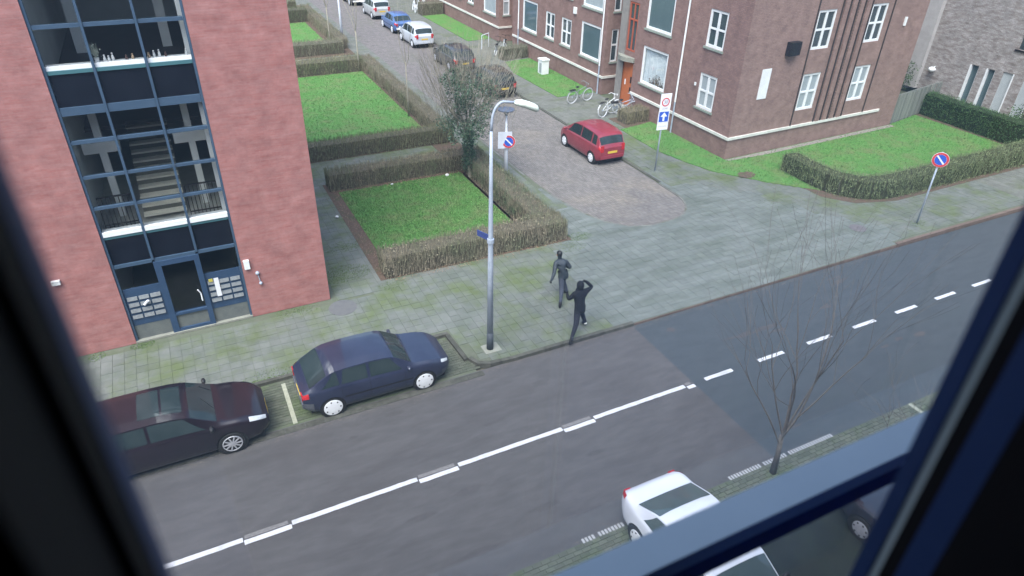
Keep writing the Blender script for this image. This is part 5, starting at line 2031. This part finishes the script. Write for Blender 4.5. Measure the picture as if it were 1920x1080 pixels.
# ------------------------------------------------------------------ bicycles
def bicycle(label, loc, rz, lean=0.0, frame=None, tyre=None, mudg=None, group=None):
    t = thing('bicycle', label, 'bicycle', loc, rz, group)
    t.rotation_euler = (lean, 0, rz)
    t.scale = (1.13, 1.13, 1.13)
    frame = frame or POLEW
    for x in (-.52, .54):
        q = MB()
        q.torus((x, 0, .34), (0, 1, 0), .33, .028, 26, 5)
        w = q.build('wheel', tyre or mat('grey_tyre', (0.50, 0.51, 0.53), rough=.6), t)
        q = MB()
        for k in range(12):
            a = 2 * PI * k / 12
            q.tube([(x, 0, .34), (x + .32 * math.cos(a), 0, .34 + .32 * math.sin(a))], .0022, 3, cap=False)
        q.tube([(x, -.04, .34), (x, .04, .34)], .022, 6)
        q.build('spokes', GALV, w)
    q = MB()
    bbk, seat, head, hb = (-.08, 0, .30), (-.22, 0, .78), (.34, 0, .82), (.37, 0, .62)
    for a, b in ((bbk, seat), (bbk, hb), ((-.2, 0, .62), head), (bbk, (-.52, 0, .34)), ((-.2, 0, .62), (-.52, 0, .34)), (head, hb), (hb, (.54, 0, .34))):
        q.tube([a, b], .016, 6)
    q.tube([head, (.31, 0, 1.0)], .013, 6)
    q.build('frame', frame, t)
    q = MB()
    q.tube([(.18, -.28, 1.0), (.30, -.22, 1.04), (.33, 0, 1.0), (.30, .22, 1.04), (.18, .28, 1.0)], .013, 6)
    q.build('handlebar', frame, t)
    q = MB()
    q.sphere((-.25, 0, .86), .13, .075, .035, 10, 6)
    q.tube([seat, (-.24, 0, .86)], .013, 6)
    q.build('saddle', BLACK, t)
    q = MB()
    for x in (-.52, .54):
        pts = [(x + .36 * math.cos(a), 0, .34 + .36 * math.sin(a)) for a in np.linspace(.2 if x < 0 else .5, 2.9, 10)]
        q.tube(pts, .018, 4)
    q.build('mudguards', mudg or frame, t)
    q = MB()
    q.box(-.78, -.36, -.07, .07, .73, .745)
    q.build('luggage_rack', BLACK, t)
    q = MB()
    q.tube([(-.08, -.1, .30), (-.08, .1, .30)], .02, 6)
    q.tube([(-.08, .1, .30), (.05, .1, .24)], .01, 5)
    q.build('crank', BLACK, t)
    return t


random.seed(44)
bicycle('pale bicycle leaning at the brick wall between the white cabinet and the door', (21.75, 34.3, 0), math.radians(8), .10, mat('grey_green_frame', (0.2, 0.23, 0.23), rough=.5))
bicycle('white bicycle with basket standing in front of the orange door beside the short hedge', (22.1, 31.5, 0), math.radians(14), -.08, WHITE)
bicycle('silver bicycle lying behind the white one at the short hedge', (23.0, 31.7, 0), math.radians(-8), .45, GALV)
bicycle('bicycle with pale wheels at the brick wall behind the ivy tree crown', (22.1, 46.6, 0), math.radians(50), .1, BLACK, WHITE)
bicycle('second bicycle with pale wheels behind the ivy tree crown, nearer the wall', (22.8, 46.9, 0), math.radians(70), .1, BLACK, WHITE)
bicycle('white framed bicycle at the left of the group at the top of the street', (21.6, 63.6, 0), math.radians(80), .12, WHITE, WHITE)
bicycle('white framed bicycle in the middle of the group at the top of the street', (22.1, 63.9, 0), math.radians(76), .12, WHITE, WHITE)
bicycle('white framed bicycle at the right of the group at the top of the street', (22.7, 64.0, 0), math.radians(84), .12, WHITE, WHITE)


# ------------------------------------------------------------------ people
def skin_mesh(name, verts, edges, mats, assign):
    me = bpy.data.meshes.new(name)
    me.from_pydata([v[0] for v in verts], edges, [])
    o = bpy.data.objects.new(name, me)
    C.objects.link(o)
    sk = o.modifiers.new('s', 'SKIN')
    sk.use_smooth_shade = True
    dat = me.skin_vertices[0].data if me.skin_vertices else None
    if dat is None:
        return None
    for i, v in enumerate(verts):
        r = v[1]
        dat[i].radius = (r[0], r[1]) if hasattr(r, '__len__') else (r, r)
        dat[i].use_root = (i == 0)
    ss = o.modifiers.new('u', 'SUBSURF')
    ss.levels = 2
    ss.render_levels = 2
    dg = bpy.context.evaluated_depsgraph_get()
    m2 = bpy.data.meshes.new_from_object(o.evaluated_get(dg))
    bpy.data.objects.remove(o)
    m2.materials.clear()
    for q in mats:
        m2.materials.append(q)
    for p in m2.polygons:
        p.material_index = assign(p.center)
        p.use_smooth = True
    return m2


def person(label, base, J, mats, assign, hood, hoodmat, shoemat, lookdir=(0, 1, 0), glove=None, white=None):
    """J: dict of joints in world coordinates"""
    t = thing('person', label, 'person', base)
    B = Vector(base)
    V, Eg = [], []
    ids = {}

    def add(k, r, frm=None):
        ids[k] = len(V)
        V.append((tuple(Vector(J[k]) - B), r))
        if frm is not None:
            Eg.append((ids[frm], ids[k]))
    add('pelvis', (.165, .125))
    add('waist', (.165, .12), 'pelvis')
    add('chest', (.205, .14), 'waist')
    add('upper', (.185, .125), 'chest')
    add('neck', .065, 'upper')
    add('skull', .085, 'neck')
    add('crown', .075, 'skull')
    for s in 'LR':
        add('sh' + s, .088, 'upper')
        add('el' + s, .066, 'sh' + s)
        add('wr' + s, .047, 'el' + s)
        add('ha' + s, .034, 'wr' + s)
        add('hip' + s, .115, 'pelvis')
        add('kn' + s, .083, 'hip' + s)
        add('an' + s, .056, 'kn' + s)
        add('to' + s, .042, 'an' + s)
    me = skin_mesh('body', V, Eg, mats, assign)
    o = bpy.data.objects.new('body', me)
    C.objects.link(o)
    o.parent = t
    # hood / cap
    h = MB()
    c = Vector(J['skull']) - B
    ld = Vector(lookdir)
    rot = ld.to_track_quat('Y', 'Z').to_matrix()
    if hood == 'hood':
        h.sphere(c + Vector((0, 0, .035)) - ld * .015, .118, .135, .145, 14, 10, rot=rot)
        h.tube([c - Vector((0, 0, .06)), c - Vector((0, 0, .16))], [.10, .135], 12)
        h.build('hood', hoodmat, t, smooth=True)
    else:
        h.sphere(c + Vector((0, 0, .05)), .094, .112, .105, 14, 10, rot=rot)
        h.build('hair', hoodmat, t, smooth=True)
    # face: nose, ears
    f = MB()
    f.sphere(c + ld * .095 + Vector((0, 0, -.01)), .016, .02, .025, 6, 5)
    side = ld.cross(Vector((0, 0, 1))).normalized()
    for s in (-1, 1):
        f.sphere(c + side * s * .088 + Vector((0, 0, 0)), .015, .02, .032, 6, 5)
        f.sphere(c + side * s * .032 + ld * .082 + Vector((0, 0, .025)), .012, .008, .008, 6, 5)
    f.build('face', SKIN, t, smooth=True)
    # hands with fingers
    for s in 'LR':
        w = Vector(J['wr' + s]) - B
        ha = Vector(J['ha' + s]) - B
        d = (ha - w).normalized()
        sd = d.cross(Vector((0, 1, .2))).normalized()
        nr = d.cross(sd)
        hm = MB()
        for k in range(4):
            off = (k - 1.5) * .019
            L = (.06, .072, .068, .052)[k]
            p = ha + sd * off
            hm.tube([p, p + d * L * .5 + nr * .01, p + d * L * .8 + nr * .032], [.010, .009, .006], 5)
        p = ha - sd * .03 - d * .03
        hm.tube([p, p - sd * .025 + d * .025, p - sd * .03 + d * .055 + nr * .015], [.012, .010, .007], 5)
        hm.build('fingers', glove or SKIN, t, smooth=True)
        # shoes
        an = Vector(J['an' + s]) - B
        to = Vector(J['to' + s]) - B
        dd = (to - an)
        sm_ = MB()
        hl_ = an - Vector((dd.x, dd.y, 0)).normalized() * .03 + Vector((0, 0, -.03))
        q = dd.normalized().to_track_quat('Y', 'Z').to_matrix()
        sm_.sphere(an.lerp(to, .55) + Vector((0, 0, -.005)), .055, .16, .055, 10, 8, rot=q)
        sm_.build('shoe', shoemat, t, smooth=True)
        if white:
            k_ = MB()
            k_.tube([an + Vector((0, 0, -.01)), an + (Vector(J['kn' + s]) - Vector(J['an' + s])).normalized() * .05], .052, 8)
            k_.build('white_sock', white, t, smooth=True)
    # jacket hem
    hm = MB()
    p = Vector(J['pelvis']) - B
    wv = Vector(J['waist']) - B
    ring = []
    n = 18
    for lv, (rx, ry, c_) in enumerate(((.172, .13, wv), (.178, .138, p + Vector((0, 0, .03))), (.186, .142, p - Vector((0, 0, .09))))):
        row = []
        for i in range(n):
            a = 2 * PI * i / n
            row.append(len(hm.v))
            hm.v.append((c_.x + rx * math.cos(a) * (1 + .04 * math.sin(3 * a)), c_.y + ry * math.sin(a), c_.z + .012 * math.sin(2 * a)))
        ring.append(row)
    for l in range(2):
        for i in range(n):
            hm.f.append((ring[l][i], ring[l][(i + 1) % n], ring[l + 1][(i + 1) % n], ring[l + 1][i]))
            hm.mi.append(0)
    hm.build('jacket_hem', mats[0], t, smooth=True)
    return t


JB = dict(pelvis=(9.62, 14.22, .90), waist=(9.62, 14.25, 1.05), chest=(9.62, 14.30, 1.24), upper=(9.63, 14.33, 1.38), neck=(9.65, 14.35, 1.48), skull=(9.66, 14.38, 1.60), crown=(9.66, 14.39, 1.68),
          shL=(9.43, 14.33, 1.38), elL=(9.30, 14.40, 1.20), wrL=(9.38, 14.62, 1.22), haL=(9.41, 14.68, 1.25),
          shR=(9.84, 14.33, 1.38), elR=(10.08, 14.36, 1.48), wrR=(9.88, 14.42, 1.68), haR=(9.80, 14.43, 1.71),
          hipL=(9.53, 14.22, .86), knL=(9.40, 14.02, .50), anL=(9.16, 13.84, .20), toL=(9.10, 13.80, .04),
          hipR=(9.71, 14.24, .86), knR=(9.86, 14.46, .52), anR=(9.98, 14.38, .12), toR=(10.0, 14.56, .05))
person('person all in black with hood up, one arm raised to the head', (9.62, 14.22, 0), JB, [CLOTH_K, CLOTH_T], lambda c: 0 if c.z > .82 else 1, 'hood', CLOTH_K, BLACK, (.3, .95, 0), glove=CLOTH_K, white=FIGW)
JA = dict(pelvis=(10.12, 16.10, .92), waist=(10.09, 16.12, 1.06), chest=(10.05, 16.16, 1.24), upper=(10.03, 16.19, 1.38), neck=(10.02, 16.22, 1.48), skull=(10.01, 16.26, 1.61), crown=(10.01, 16.27, 1.69),
          shL=(9.84, 16.18, 1.38), elL=(9.70, 16.0, 1.14), wrL=(9.58, 15.93, .96), haL=(9.55, 15.92, .90),
          shR=(10.22, 16.2, 1.36), elR=(10.36, 16.08, 1.14), wrR=(10.34, 16.32, 1.06), haR=(10.33, 16.39, 1.07),
          hipL=(10.04, 16.10, .88), knL=(9.99, 15.94, .50), anL=(9.82, 15.68, .24), toL=(9.76, 15.61, .07),
          hipR=(10.2, 16.10, .88), knR=(10.28, 16.36, .52), anR=(10.36, 16.20, .14), toR=(10.37, 16.37, .05))
person('person in dark grey jacket and trousers running away towards the side street', (10.1, 16.1, 0), JA, [CLOTH_G, mat('blue_grey_trousers', (0.035, 0.042, 0.062), (0.055, 0.062, 0.085), scale=12, rough=.9), SKIN], lambda c: (0 if c.z > .84 else 1), 'hair', BLACK, BLACK, (.1, 1, 0), glove=CLOTH_K)

# ------------------------------------------------------------------ our own window (the camera looks out of it)
ob_ = thing('viewing_building', 'dark building wall around the window we look out of', 'building', (0, .6, 0), wc=True)
HX0, HX1, HZ0, HZ1 = -.40, 1.75, 10.5, 13.9
FO = FR(0, .64, 1, 0, 0, 1)
WALLO = mat('our_brick_wall', (0.16, 0.10, 0.09), (0.2, 0.13, 0.11), scale=6, rough=.9)
wall_holes(FO, -16, 16, -.1, 14.3, [(HX0, HX1, HZ0, HZ1)], WALLO, ob_, depth=.36, name='outer_wall')
DARKROOM = mat('dark_room_surface', (0.012, 0.013, 0.02), (0.016, 0.018, 0.026), scale=2, rough=.9)
rm = MB()
# room shell (floor, ceiling, back and side walls, inner wall round the opening)
x0, x1, y0, y1, z0, z1 = -2.2, 3.2, -4.0, .16, 10.2, 14.0
rm.quad((x0, y0, z0), (x1, y0, z0), (x1, .28, z0), (x0, .28, z0))
rm.quad((x0, y0, z1), (x1, y0, z1), (x1, .28, z1), (x0, .28, z1))
rm.quad((x0, y0, z0), (x1, y0, z0), (x1, y0, z1), (x0, y0, z1))
rm.quad((x0, y0, z0), (x0, .28, z0), (x0, .28, z1), (x0, y0, z1))
rm.quad((x1, y0, z0), (x1, .28, z0), (x1, .28, z1), (x1, y0, z1))
rm.build('room', DARKROOM, ob_)
inn = MB()
inn.box(x0, -.40, .20, .28, z0, z1)
inn.box(1.75, x1, .20, .28, z0, z1)
inn.build('inner_wall', DARKROOM, ob_)
MB().box(-15, 15, -10, -4.2, -.1, 14.3).build('rear_block', WALLO, ob_)
MB().box(-16, 16, -10, .6, 14.3, 14.5).build('roof', MATS['roof_felt'], ob_)
wf = thing('window_frame', 'dark blurred window frame close to the camera at both sides of the picture', 'window frame', (0, .28, 11.5), wc=True)
BLK = mat('matt_black_frame', (0.004, 0.004, 0.007), rough=.8)
NVF = mat('navy_frame', (0.02, 0.05, 0.16), (0.025, 0.06, 0.18), scale=5, rough=.55)
GRF = mat('pale_gasket', (0.5, 0.58, 0.60), (0.44, 0.52, 0.54), scale=5, rough=.6)
MB().box(-.45, -.066, .255, .30, 10.4, 14).build('left_jamb', BLK, wf)
MB().box(-.45, -.0645, .28, .307, 10.4, 14).build('left_jamb_edge', NVF, wf)
MB().box(-.45, -.072, .18, .252, 10.4, 14).build('left_sash', BLK, wf)
MB().box(.60, 1.8, .2435, .261, 10.4, 14).build('right_jamb_edge', NVF, wf)
MB().box(.602, 1.8, .2345, .2435, 10.4, 14).build('right_gasket', GRF, wf)
MB().box(.602, 1.8, .219, .2345, 10.4, 14).build('right_jamb', BLK, wf)
MB().box(.60, 1.8, .19, .219, 10.4, 14).build('right_sash', NVF, wf)
MB().box(.60, 1.8, .10, .19, 10.4, 14).build('right_inner_post', BLK, wf)
# horizontal blue rail
rail = MB()
rail.box(-.40, 1.75, .508, .573, 11.46, 11.5)
ro = rail.build('window_rail', mat('pale_blue_rail', (0.44, 0.52, 0.56), (0.47, 0.55, 0.59), scale=4, rough=.45, spec=.4), wf)
MB().box(-.40, 1.75, .510, .54, 11.405, 11.459).build('rail_underside', NVF, wf)
MB().box(-.40, 1.75, .578, .584, 11.40, 13.9).build('upper_pane', OURGLASS, wf)
MB().box(-.40, 1.75, .545, .551, 10.5, 11.40).build('lower_pane', OURGLASS, wf)
print('objects', len(bpy.data.objects))

for o in bpy.data.objects:
    if 'world_coords' in o:
        del o['world_coords']
